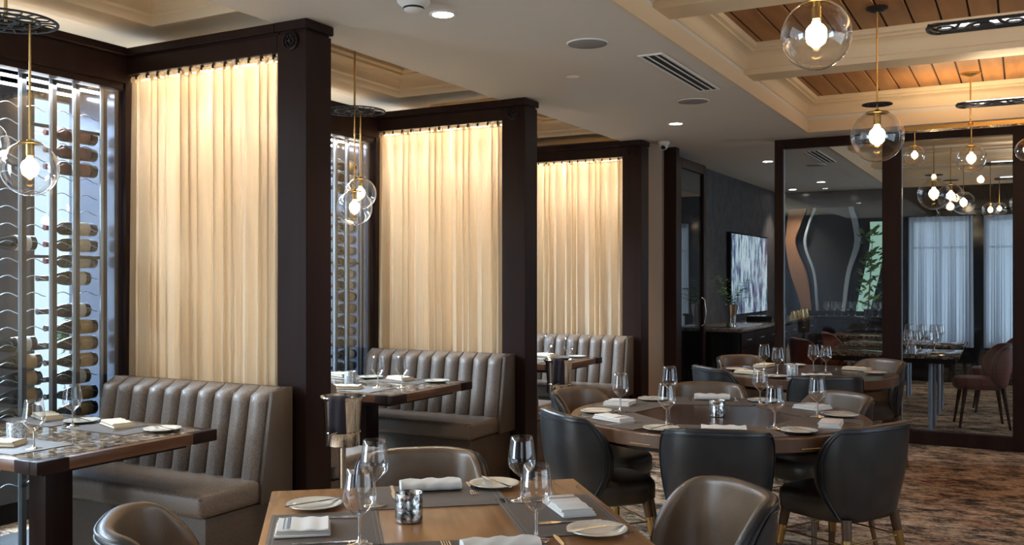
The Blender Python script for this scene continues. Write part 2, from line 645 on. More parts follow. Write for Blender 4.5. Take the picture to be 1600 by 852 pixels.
# cream fascia boards closing the soffit edge
for ya, yb in ((-3.5, 8.66), (9.34, 14.55)):
    b = MB()
    b.box(XS1 - 0.002, XS1 + 0.016, ya, yb, ZS - 0.004, ZB)
    b.box(XS1, 3.3, yb - 0.016, yb, ZS - 0.004, ZB)
    b.box(XS1, 3.3, ya, ya + 0.016, ZS - 0.004, ZB)
    struct(b.build('trim_%d' % n_trim, 'cream', smooth=0))
    n_trim += 1

# outer walls
b = MB()
wl = [(-3.5, -3.2), (0.5, 0.9), (1.9, 2.6), (3.42, 3.66), (4.9, 5.35), (6.35, 6.7), (7.9, 9.05)]
for a, c in wl:
    b.box(-5.4, -5.3, a, c, 0, 3.3)
b.box(-5.4, -5.3, -3.5, 9.05, 0, 0.12)
b.box(-5.4, -5.3, -3.5, 9.05, 2.62, 3.3)
struct(b.build('wall_left', 'dark_wall', smooth=0))
for k in range(len(wl) - 1):                                            # exterior windows behind the wine racks
    b = MB()
    y0, y1 = wl[k][1], wl[k + 1][0]
    for q in ((y0, y0 + 0.04, 0.12, 2.62), (y1 - 0.04, y1, 0.12, 2.62), (y0 + .04, y1 - .04, 0.12, 0.17), (y0 + .04, y1 - .04, 2.57, 2.62), (y0 + .04, y1 - .04, 1.02, 1.06)):
        b.box(-5.37, -5.32, *q)
    w = struct(b.build('window_%d' % (k + 1), 'black_metal', smooth=0))
    MB().box(-5.348, -5.342, y0 + 0.04, y1 - 0.04, 0.17, 2.57).build('pane', 'pane_glass', w, smooth=0)
# rear wall with its window
b = MB()
for q in ((-5.3, 0.5, 0, 3.3), (3.0, 3.3, 0, 3.3), (0.5, 3.0, 0, 0.85), (0.5, 3.0, 2.65, 3.3)):
    b.box(q[0], q[1], -3.6, -3.5, q[2], q[3])
struct(b.build('wall_rear', 'dark_wall', smooth=0))
b = MB()
for k in range(5):
    x = 0.5 + 2.5 * k / 4
    b.box(x - 0.03, x + 0.03, -3.58, -3.52, 0.85, 2.65)
for z in (0.88, 2.62):
    b.box(0.5, 3.0, -3.575, -3.525, z - 0.03, z + 0.03)
w = struct(b.build('window_15', 'black_metal', smooth=0))
MB().box(0.53, 2.97, -3.553, -3.547, 0.91, 2.59).build('pane', 'pane_glass', w, smooth=0)
# side wall with windows
b = MB()
for a, c in ((-3.5, 0.6), (5.8, 10.2), (13.0, 14.8)):
    b.box(3.2, 3.3, a, c, 0, 3.3)
for a, c in ((0.6, 5.8), (10.2, 13.0)):
    b.box(3.2, 3.3, a, c, 0, 0.7)
    b.box(3.2, 3.3, a, c, 2.6, 3.3)
struct(b.build('wall_right', 'dark_wall', smooth=0))
for k, (a, c) in enumerate(((0.6, 5.8), (10.2, 13.0))):
    b = MB()
    n = max(2, round((c - a) / 1.3))
    for i in range(n + 1):
        y = a + 0.03 + (c - a - 0.06) * i / n
        b.box(3.22, 3.28, y - 0.03, y + 0.03, 0.7, 2.6)
    for z in (0.73, 2.57):
        b.box(3.225, 3.275, a, c, z - 0.03, z + 0.03)
    w = struct(b.build('window_%d' % (7 + k), 'black_metal', smooth=0))
    MB().box(3.247, 3.253, a + .06, c - .06, 0.76, 2.54).build('pane', 'pane_glass', w, smooth=0)

# private room: side wall, far wall with openings
sbox('wall_private', 'dark_wall', -3.42, -3.30, 9.12, 14.6, 0, 3.3)
b = MB()
FO = [(-1.42, -0.64), (-0.46, 0.5)]
zz = (0.52, 2.30)
b.box(-3.42, FO[0][0], 14.6, 14.75, 0, 3.3)
b.box(FO[0][1], FO[1][0], 14.6, 14.75, 0, 3.3)
b.box(FO[1][1], 3.3, 14.6, 14.75, 0, 3.3)
for a, c in FO:
    b.box(a, c, 14.6, 14.75, 0, zz[0])
    b.box(a, c, 14.6, 14.75, zz[1], 3.3)
struct(b.build('wall_far', 'black_gloss', smooth=0))
for k, (a, c) in enumerate(FO):
    b = MB()
    b.box(a, a + 0.04, 14.65, 14.70, *zz)
    b.box(c - 0.04, c, 14.65, 14.70, *zz)
    b.box(a + .04, c - .04, 14.65, 14.70, zz[0], zz[0] + 0.05)
    b.box(a + .04, c - .04, 14.65, 14.70, zz[1] - .04, zz[1])
    b.box(a + .04, c - .04, 14.66, 14.69, 1.88, 1.91)
    xm = (a + c) / 2
    b.box(xm - .02, xm + .02, 14.655, 14.695, zz[0] + .05, zz[1] - .04)
    w = struct(b.build('window_%d' % (9 + k), 'black_metal', smooth=0))
    MB().box(a + .04, c - .04, 14.673, 14.677, zz[0] + .05, zz[1] - .04).build('pane', 'pane_glass', w, smooth=0)
# wall behind the last booth and the beige return beside the glazed opening
sbox('wall_return', 'beige_wall', -3.42, XC1, YP[2] + PT, 9.0, 0, ZS)
sbox('wall_booth', 'dark_wall', -5.3, -3.42, 8.95, 9.05, 0, ZB)

# ------------------------------------------------------------------ booth partitions: columns and top beams
for k, y in enumerate(YP):
    b = MB()
    b.box(XC0, XC1, y, y + PT, 0, 2.70, bev=0.004, seg=1)
    b.box(XC0 - 0.01, XC1 + 0.008, y - 0.012, y + PT + 0.012, 2.712, ZS - 0.002, bev=0.005, seg=1)
    b.box(XC0 + 0.01, XC1 - 0.01, y + 0.01, y + PT - 0.01, 2.70, 2.712)
    struct(b.build('column', 'espresso', smooth=30))
    b = MB()
    b.box(XW - 0.1, XC0, y, y + PT, 2.61, 2.70, bev=0.004, seg=1)
    b.box(XW - 0.1, XC0 - 0.01, y - 0.012, y + PT + 0.012, 2.712, ZS - 0.002, bev=0.005, seg=1)
    b.box(XW - 0.1, XC0, y + 0.01, y + PT - 0.01, 2.70, 2.712)
    struct(b.build('beam', 'espresso', smooth=30))
    # jamb where the partition meets the wine wall
    sbox('trim_%d' % n_trim, 'espresso', XW - 0.09, XW + 0.03, y + 0.005, y + PT - 0.005, 0, 2.61)
    n_trim += 1
# rear jamb of the first booth, then the beam over the wine wall
for y0, y1 in ((1.4, YP[0]), (YP[0] + PT, YP[1]), (YP[1] + PT, YP[2])):
    b = MB()
    b.box(XW - 0.06, XW + 0.05, y0, y1, 2.56, 2.70)
    b.box(XW - 0.06, XW + 0.068, y0, y1 - 0.013, 2.712, ZS - 0.002, bev=0.005, seg=1)
    b.box(XW - 0.06, XW + 0.04, y0, y1, 2.70, 2.712)
    b.box(XW - 0.06, XW + 0.02, y0, y1, 2.525, 2.56)
    struct(b.build('beam', 'espresso', smooth=30))

# added warm fill lamps above the wine wall's beam, shining up at the booth ceiling
for y0, y1 in ((1.4, YP[0]), (YP[0] + PT, YP[1]), (YP[1] + PT, YP[2])):
    area_light('booth_ceiling_fill', (XW + 0.0, (y0 + y1) / 2, ZS + 0.004), (PI, R(-18), 0), 0.06, (y1 - y0) * 0.9, 0.3, (1.0, 0.76, 0.48))

# rosettes on the columns
pos_words = ['column by the ice bucket', 'middle booth column', 'farthest booth column']
for k, y in enumerate(YP):
    t = thing('rosette', 'dark round metal rosette high on the ' + pos_words[k], 'ornament', (-3.245, y, 2.655), 0, 'column rosettes')
    MB().lathe([(0.0, 0.0), (0.048, 0.0), (0.048, -0.012), (0.040, -0.016), (0.036, -0.008), (0.0, -0.008)], 32, axis='Y').build('disc', 'espresso', t)
    b = MB()
    for j in range(9):
        a = 2 * PI * j / 9
        b.lathe([(0.0, -0.019), (0.004, -0.018), (0.007, -0.012), (0.007, -0.008)], 12, (0.025 * math.cos(a), 0, 0.025 * math.sin(a)), 'Y')
    b.lathe([(0.0, -0.024), (0.007, -0.021), (0.010, -0.012), (0.010, -0.008)], 14, (0, 0, 0), 'Y')
    b.build('petal_pattern', 'black_metal', t)

# ------------------------------------------------------------------ sheer curtains, lit from inside the partitions
def curtain_rows(x0, x1, y, z0, z1, folds, amp, seed, flare=0.0, nx=240, nz=10):
    rnd = random.Random(seed)
    ph = [0.0]
    for i in range(nx):
        ph.append(ph[-1] + (2 * PI * folds / nx) * (1 + 0.7 * math.sin(i * 0.11 + seed) * rnd.uniform(0.6, 1.0)))
    wob = [rnd.uniform(0.55, 1.25) for _ in range(folds * 2 + 60)]
    rows = []
    for j in range(nz + 1):
        q = j / nz
        z = z1 + (z0 - z1) * q
        row = []
        for i in range(nx + 1):
            f = i / nx
            w = wob[int(ph[i] / PI) % len(wob)]
            a = amp * w * (0.75 + 0.45 * q)
            yy = y + a * math.sin(ph[i]) + 0.006 * math.sin(5 * f + 3 * q + seed)
            xx = x0 + (x1 - x0) * f + 0.020 * math.sin(2 * ph[i]) * (0.3 + 0.7 * q)
            if flare:
                e = max(0.0, 1 - f / 0.10)
                yy -= flare * e * e * q
            row.append((xx, yy, z))
        rows.append(row)
    return rows


cw = ['first', 'second', 'third']
for k, y in enumerate(YP):
    for side, (yc, what) in enumerate(((y + 0.042, 'facing side'), (y + PT - 0.040, 'rear side'))):
        if side == 0:
            lab = 'sheer cream curtain glowing from above, behind the ' + ('nearest', 'middle', 'farthest')[k] + ' channelled banquette'
        else:
            lab = 'inner layer of sheer cream curtain behind the ' + ('nearest', 'middle', 'farthest')[k] + ' banquette curtain'
        t = thing('curtain', lab, 'curtain', (0, 0, 0), 0, 'sheer booth curtains')
        b = MB()
        b.grid(curtain_rows(XW + 0.035, XC0 - 0.004, yc, 0.06, 2.575, 14 - side * 2, 0.036, 3 + 5 * k + 11 * side, 0.02 if side == 0 else 0))
        b.build('fabric', 'sheer_cream', t, smooth=180, recalc=False)
        b = MB()
        b.grid(curtain_rows(XW + 0.035, XC0 - 0.004, yc - (0.002 if side == 0 else -0.002), 2.572, 2.606, 14 - side * 2, 0.016, 3 + 5 * k + 11 * side, 0, 240, 2))
        b.build('heading_band', 'sheer_cream', t, smooth=180, recalc=False)
        if side == 0:
            for j in range(13):
                x = XW + 0.09 + j * (XC0 - XW - 0.14) / 12
                if j == 0:
                    hb = MB()
                    hb.box(-0.006, 0.006, -0.02, -0.012, 2.585, 2.609, bev=0.002, seg=1)
                    hb.box(-0.003, 0.003, -0.012, 0.0, 2.600, 2.6095)
                    h = hb.build('curtain_hook', 'black_metal', t)
                    h0 = h
                else:
                    h = h0.copy()
                    COL.objects.link(h)
                    h.parent = t
                h.location = (x, yc, 0)
    # the LED strip in the slot between the two layers
    t = thing('light_strip', 'warm LED strip between the curtain layers above the ' + ('nearest', 'middle', 'farthest')[k] + ' banquette', 'light', ((XW + XC0) / 2, y + PT / 2, 2.597), 0, 'partition LED strips')
    MB().box(-0.54, 0.54, -0.012, 0.012, 0.0, 0.012).build('channel', 'steel', t, smooth=0)
    MB().box(-0.535, 0.535, -0.008, 0.008, -0.006, 0.0).build('diffuser', 'led_warm', t, smooth=0)
    for q, (w_, sp, dz) in enumerate(((0.75, 170, 0.001), (1.7, 62, 0.0), (3.1, 32, 0.002))):
        l = area_light('strip_light', ((XW + XC0) / 2, y + PT / 2, 2.585 + dz), (0, 0, 0), 1.08, 0.03, w_, (1.0, 0.85, 0.67))
        l.data.spread = R(sp)

# ------------------------------------------------------------------ the wine wall
def bottle_proto(kind, body, capsule, label):
    """a bottle lying along Y, neck towards -Y, base at y=0; axis at z=0"""
    t = thing('wine_bottle', 'wine bottle lying in the lit rack', 'bottle')
    if kind == 'bordeaux':
        prof = [(0, 0), (0.034, 0.0), (0.0372, -0.004), (0.0372, -0.195), (0.034, -0.212), (0.018, -0.232), (0.0145, -0.245), (0.0140, -0.262)]
    else:
        prof = [(0, 0), (0.036, 0.0), (0.0400, -0.004), (0.0400, -0.135), (0.037, -0.160), (0.028, -0.195), (0.019, -0.225), (0.0150, -0.245), (0.0145, -0.262)]
    MB().lathe(prof, 24, axis='Y').build('body', body, t, smooth=40)
    MB().lathe([(0.0146, -0.255), (0.0152, -0.258), (0.0150, -0.300), (0.0160, -0.302), (0.0160, -0.309), (0, -0.310)] if kind == 'bordeaux' else
               [(0.0150, -0.240), (0.0160, -0.244), (0.0152, -0.298), (0.0165, -0.300), (0.0165, -0.307), (0, -0.308)], 18, axis='Y').build('capsule', capsule, t, smooth=40)
    if label:
        r = 0.0376 if kind == 'bordeaux' else 0.0404
        y0, y1 = (-0.05, -0.15) if kind == 'bordeaux' else (-0.035, -0.115)
        rows = []
        for y in (y0, y1):
            rows.append([(r * math.cos(a), y, r * math.sin(a)) for a in [R(-75 + 150 * i / 16) for i in range(17)]])
        lb = MB()
        lb.grid(rows)
        lo = lb.build('label', label, t, smooth=180)
        s = lo.modifiers.new('paper', 'SOLIDIFY')
        s.thickness = 0.0006
        s.offset = 1
    return t


PROTO_B = {
    'red': (bottle_proto('bordeaux', 'bottle_red', 'capsule_red', 'label_pink'), 'red wrapped wine bottle with pink label'),
    'cream': (bottle_proto('bordeaux', 'bottle_glass', 'capsule_red', 'label_cream'), 'dark wine bottle with broad cream label'),
    'white': (bottle_proto('burgundy', 'bottle_glass', 'capsule_black', 'label_white'), 'dark wine bottle with white label'),
    'gold': (bottle_proto('burgundy', 'bottle_glass', 'capsule_black', 'label_gold'), 'dark wine bottle with gold label'),
    'plain': (bottle_proto('bordeaux', 'bottle_glass', 'capsule_black', None), 'dark unlabelled wine bottle'),
}
OPENING = {}


def wave_wire(y0, y1, n=2.0, amp=0.011, r=0.0022):
    m = 24
    return [(0, y0 + (y1 - y0) * i / m, -amp * math.cos(2 * PI * n * i / m)) for i in range(m + 1)]


def cabinet(k, y1, y0, cols, label):
    """glass-fronted wine display: posts, wavy wires, side panel, LED strips, glass"""
    t = thing('wine_rack', label, 'wine rack', (XW, 0, 0), 0, 'lit wine racks')
    posts = [y1 - 0.075, y1 - 0.25, y1 - 0.39, y1 - 0.565, y1 - 0.71]
    y = y1 - 0.75
    while y > y0 + 0.1:
        posts.append(y - 0.14)
        y -= 0.32
    for i, yp in enumerate(posts):
        b = MB().box(-0.075, -0.045, yp - 0.012, yp + 0.018, 0.03, 2.52, bev=0.002, seg=1)
        p = b.build('post', 'black_metal', t, smooth=30)
        MB().box(-0.050, -0.038, yp - 0.030, yp - 0.013, 0.03, 2.52, bev=0.002, seg=1).build('post_rail', 'steel', p, smooth=30)
    # wavy bottle cradles between the posts: front and back wire make one cradle
    for ci, (a, c, zs) in enumerate(cols):
        proto = None
        for z in zs:
            if proto is None:
                b = MB()
                b.tube([(p[0] - 0.088, p[1], p[2] - 0.030) for p in wave_wire(a, c)], 0.0026, 6)
                proto = b.build('wavy_wire', 'wire', t, smooth=60)
                o = proto
            else:
                o = proto.copy()
                COL.objects.link(o)
                o.parent = t
            o.location = (0, 0, z)
    for z in (0.55, 1.575, 2.27):
        for a, c in ((posts[1], posts[0]), (posts[3], posts[2])):
            MB().box(-0.08, -0.066, a + 0.018, c - 0.012, z - 0.008, z + 0.008).build('cross_bar', 'black_metal', t, smooth=0)
    MB().box(-0.42, -0.03, y1 - 0.022, y1 - 0.008, 0.03, 2.52).build('side_panel', 'panel_mirror', t, smooth=0)
    MB().box(-0.006, 0.0, y0, y1 - 0.004, 0.05, 2.525).build('glass_panel', 'cabinet_glass', t, smooth=0)
    MB().box(-0.42, 0.0, y0, y1 - 0.004, 0.0, 0.05).build('plinth', 'black_metal', t, smooth=0)
    for x in (-0.10, -0.30):
        MB().box(x - 0.012, x + 0.012, y0 + 0.05, y1 - 0.06, 2.500, 2.512).build('light_strip', 'led', t, smooth=0)
    area_light('rack_strip_light', (XW - 0.03, (y0 + y1) / 2, 2.49), (0, R(4), 0), 0.03, (y1 - y0) * 0.85, 7, (0.92, 0.96, 1.0))
    return t


mat('panel_mirror', (0.20, 0.23, 0.30), 0.22, 0.8)
# first booth's rack
yA = YP[0]
DZ = 0.0895
zrows = [0.42 + DZ * i for i in range(23)]
cabinet(0, yA, 1.4, [(yA - 0.385, yA - 0.09, zrows), (yA - 0.70, yA - 0.41, zrows), (yA - 1.02, yA - 0.72, zrows)], 'glass fronted wine rack beside the nearest booth table')
cabinet(1, YP[1], YP[0] + PT, [(YP[1] - 0.385, YP[1] - 0.09, zrows)], 'glass fronted wine rack beside the middle booth table')
cabinet(2, YP[2], YP[1] + PT, [], 'glass fronted wine rack beside the farthest booth table')


def bottle(kind, y, z, lab, group, tilt=0.0):
    p, desc = PROTO_B[kind]
    o = place(p, USED, (XW - 0.125, y, z), 0, desc + ', ' + lab, group)
    o.rotation_euler = (tilt, 0, 0)
    return o


colA = [('red', 2.245), ('red', 2.152), ('red', 2.062), ('cream', 1.733), ('cream', 1.643), ('cream', 1.553), ('white', 1.460), ('white', 1.282),
        ('gold', 1.190), ('gold', 1.098), ('gold', 1.004), ('white', 0.915), ('gold', 0.822), ('gold', 0.733), ('gold', 0.643)]
for i, (kd, z) in enumerate(colA):
    bottle(kd, yA - 0.082 - (0.045 if kd == 'white' else 0), z, ORD[i] + ' in rack column by nearest curtain', 'bottles next to the nearest curtain')
colB = [('white', 1.645), ('white', 1.115), ('gold', 1.02), ('gold', 0.93), ('gold', 0.84), ('gold', 0.75), ('red', 0.66)]
for i, (kd, z) in enumerate(colB):
    bottle(kd, yA - 0.425 - (0.03 if kd == 'white' else 0), z, ORD[i] + ' in rack column behind hanging globe', 'bottles behind the hanging globe')
colC = [('red', 1.10), ('red', 1.01), ('gold', 0.92), ('red', 0.83), ('red', 0.74)]
for i, (kd, z) in enumerate(colC):
    bottle(kd, yA - 0.735, z, ORD[i] + ' in rack column cut by the frame edge', 'bottles by the frame edge')
for i in range(18):
    kd = 'gold' if i in (0, 2, 10, 11, 12) else ('white' if i in (1, 15) else 'cream')
    z = 2.33 - 0.0895 * i - (0.12 if i > 2 else 0)
    bottle(kd, YP[1] - 0.085, z, ORD[i] + ' in rack column by middle curtain', 'bottles beside the middle curtain')

# trees outside the exterior windows
def leaf_cloud(name_parent, n, rad, c, size, seed, m='foliage', flat=1.0):
    rnd = random.Random(seed)
    b = MB()
    for _ in range(n):
        while True:
            p = Vector((rnd.uniform(-1, 1), rnd.uniform(-1, 1), rnd.uniform(-1, 1)))
            if 0.35 < p.length < 1:
                break
        p = Vector((c[0] + p.x * rad, c[1] + p.y * rad, c[2] + p.z * rad * flat))
        s = size * rnd.uniform(0.6, 1.3)
        rot = Matrix.Rotation(rnd.uniform(0, 6.3), 4, 'Z') @ Matrix.Rotation(rnd.uniform(-1.2, 1.2), 4, 'X')
        q = [(-0.5, 0, 0), (0, -0.22, 0.08), (0.5, 0, 0), (0, 0.22, 0.08)]
        b._f([b._v(p + rot @ (Vector(v) * s)) for v in q])
    return b.build('foliage', m, name_parent, smooth=0, recalc=False)


for i, (x, y, z, r) in enumerate(((-10.5, 8.6, 0.75, 0.8), (-13.0, 13.5, 1.6, 1.5))):
    t = thing('tree', ('small green tree outside the window behind the wine rack', 'taller green tree outside, seen past the wine rack')[i], 'tree', (x, y, 0), 0)
    MB().tube([(0, 0, 0), (0.03, 0.02, 0.7 * z), (0, 0, z + 0.2)], [0.07, 0.06, 0.03], 10).build('trunk', 'leg_wood', t)
    leaf_cloud(t, 900, r, (0, 0, z), 0.26, 5 + i)

# ------------------------------------------------------------------ banquettes
def banquette(label, x0, x1, yb, flip=False, n=10):
    """yb = the partition face behind the backrest; faces -Y, or +Y when flip"""
    t = thing('banquette', label, 'banquette', ((x0 + x1) / 2, yb, 0), PI if flip else 0, 'channelled booth banquettes')
    L = (x1 - x0) / 2
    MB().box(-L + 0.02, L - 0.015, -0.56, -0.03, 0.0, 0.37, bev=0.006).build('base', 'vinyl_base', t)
    # seat cushion with rounded front
    b = MB()
    b.box(-L + 0.01, L, -0.60, -0.145, 0.37, 0.485, bev=0.032, seg=4)
    b.build('seat_cushion', 'vinyl', t, smooth=60)
    pb = MB()
    pb.tube([(-L + 0.03, -0.592, 0.462), (L - 0.012, -0.592, 0.462), (L - 0.008, -0.56, 0.464), (L - 0.008, -0.17, 0.464)], 0.004, 6)
    pb.build('seat_piping', 'vinyl_base', t)
    w = (2 * L - 0.02) / n
    for i in range(n):
        c0 = -L + 0.01 + i * w
        rows = []
        for j in range(15):
            q = j / 14
            z = 0.45 + (0.915 - 0.45) * q
            yf = -0.205 + 0.075 * q            # leans back
            dome = 1.0
            if q > 0.9:
                dome = math.sqrt(max(0.0, 1 - ((q - 0.9) / 0.1) ** 2)) * 0.75 + 0.25
            row = []
            for u in range(13):
                s = math.sin(PI / 2 * (-1 + 2 * u / 12))
                bulge = 0.056 * math.sqrt(max(0.0, 1 - abs(s) ** 2.2)) * dome
                row.append((c0 + w / 2 + s * w / 2 * 0.995, yf - bulge + (1 - dome) * 0.05, z))
            rows.append(row)
        top = [(p[0], -0.075, 0.915) for p in rows[-1]]
        rows.append([(p[0], (p[1] * 0.6 + q2[1] * 0.4), 0.922) for p, q2 in zip(rows[-1], top)])
        rows.append(top)
        rows.append([(p[0], -0.07, 0.45) for p in top])
        b = MB()
        V = b.grid(rows)
        for e in (0, 12):
            b._f([r[e] for r in V])
        b.build('back_channel', 'vinyl', t, smooth=60)
    # side cheek that closes the backrest at the aisle
    b = MB()
    b.prism([(-0.155 - 0.08, 0.45), (-0.165, 0.905), (-0.068, 0.918), (-0.02, 0.918), (-0.02, 0.37), (-0.235, 0.37)], L - 0.002, L + 0.022, 'X', bev=0.006)
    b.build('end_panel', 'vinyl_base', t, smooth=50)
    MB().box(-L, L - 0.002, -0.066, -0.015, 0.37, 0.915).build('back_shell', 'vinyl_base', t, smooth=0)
    return t


BX0, BX1 = -4.45, -3.235
banquette('channelled taupe banquette under the nearest curtain, beside the column with ice bucket', BX0, BX1, YP[0] - 0.005)
banquette('channelled taupe banquette under the middle curtain', BX0, BX1, YP[1] - 0.005)
banquette('channelled taupe banquette under the farthest curtain', BX0, BX1, YP[2] - 0.005)
banquette('taupe banquette end showing behind the ice bucket stand', BX0, BX1, YP[0] + PT + 0.005, True)
banquette('taupe banquette backing onto the middle column, by the second ice bucket', BX0, BX1, YP[1] + PT + 0.005, True)

# ------------------------------------------------------------------ tables
def booth_table(label, yc, wd=0.92):
    x0, x1 = -4.44, -3.335
    t = thing('booth_table', label, 'table', (x0, yc, 0), 0, 'granite booth tables')
    L = x1 - x0
    h = wd / 2
    MB().box(0.0, L - 0.045, -h + 0.045, h - 0.045, 0.718, 0.75, bev=0.003, seg=1).build('stone_top', 'granite', t, smooth=30)
    b = MB()
    b.box(0.0, L - 0.14, -h, -h + 0.045, 0.700, 0.749, bev=0.004)
    b.box(0.0, L - 0.14, h - 0.045, h, 0.700, 0.749, bev=0.004)
    b.box(L - 0.045, L, -h + 0.14, h - 0.14, 0.700, 0.749, bev=0.004)
    b.build('edge_frame', 'edge_wood', t, smooth=40)
    for s in (-1, 1):
        a, c = sorted((s * h, s * (h - 0.14)))
        e0, e1 = sorted((s * h, s * (h - 0.045)))
        b = MB()
        b.box(L - 0.0449, L + 0.002, a - (0.002 if s < 0 else 0), c + (0.002 if s > 0 else 0), 0.698, 0.751, bev=0.004)
        b.box(L - 0.14, L - 0.045, e0 - (0.002 if s < 0 else 0), e1 + (0.002 if s > 0 else 0), 0.698, 0.751, bev=0.004)
        b.build('corner_block', 'espresso', t, smooth=40)
    MB().box(0.06, L - 0.10, -h + 0.09, h - 0.09, 0.67, 0.717).build('apron', 'espresso', t, smooth=0)
    MB().box(L - 0.62, L - 0.50, -0.07, 0.07, 0.03, 0.67, bev=0.006).build('pedestal', 'espresso', t)
    MB().box(L - 0.80, L - 0.30, -0.26, 0.26, 0.0, 0.03, bev=0.01).build('foot_plate', 'black_metal', t)
    return t


TY = [2.79, 5.13, 7.43]
booth_table('granite topped booth table with wood edge in the nearest booth', TY[0])
booth_table('granite topped booth table with wood edge in the middle booth', TY[1])
booth_table('granite topped booth table with wood edge in the farthest booth', TY[2], 0.88)

# the square table up front
FC = Vector((-1.472, 2.322, 0))
FA = math.atan2(0.636, 0.772)                         # its far edge runs along this direction
t = thing('square_table', 'square wooden dining table laid for four in front', 'table', (FC.x, FC.y, 0), FA)
MB().box(-0.52, 0.52, -0.52, 0.52, 0.712, 0.75, bev=0.003).build('tabletop', 'table_wood', t, smooth=30)
MB().box(-0.46, 0.46, -0.46, 0.46, 0.66, 0.711, bev=0.004).build('apron', 'round_edge', t)
MB().lathe([(0.045, 0.03), (0.045, 0.66)], 24).build('pedestal', 'black_metal', t)
MB().lathe([(0, 0), (0.27, 0.0), (0.27, 0.012), (0.10, 0.03), (0.045, 0.05)], 36).build('foot_plate', 'black_metal', t)


def round_table(label, c, r):
    t = thing('round_table', label, 'table', (c[0], c[1], 0), 0, 'round dining tables')
    MB().lathe([(0, 0.750), (r - 0.03, 0.750)], 96).build('tabletop', 'round_wood', t, smooth=30)
    MB().lathe([(r - 0.03, 0.750), (r - 0.003, 0.750), (r, 0.747), (r, 0.690), (r - 0.004, 0.686), (r - 0.06, 0.686), (r - 0.06, 0.7495)], 96).build('edge_band', 'round_edge', t, smooth=30)
    MB().lathe([(0, 0.66), (r - 0.061, 0.66), (r - 0.061, 0.72)], 64).build('underside', 'espresso', t, smooth=30)
    b = MB()
    for k in range(6):
        a = R(19 + 60 * k)
        pts = [((r + 0.001) * math.cos(a + R(q)), (r + 0.001) * math.sin(a + R(q)), 0.700) for q in (-4, -2, 0, 2, 4)]
        b.tube(pts, 0.004, 6)
    b.build('brass_inlay_pattern', 'brass', t)
    MB().lathe([(0.10, 0.04), (0.075, 0.12), (0.065, 0.40), (0.085, 0.60), (0.16, 0.66)], 32).build('pedestal', 'espresso', t)
    MB().lathe([(0, 0), (0.33, 0.0), (0.33, 0.015), (0.12, 0.04), (0.0, 0.045)], 40).build('foot_plate', 'black_metal', t)
    return t


RC, RR = Vector((-1.40, 4.83, 0)), 0.755
QC, QR = Vector((-1.45, 7.33, 0)), 0.66
round_table('large round dark wood table ringed by six chairs', RC, RR)
round_table('smaller round dark wood table near the glass partition', QC, QR)

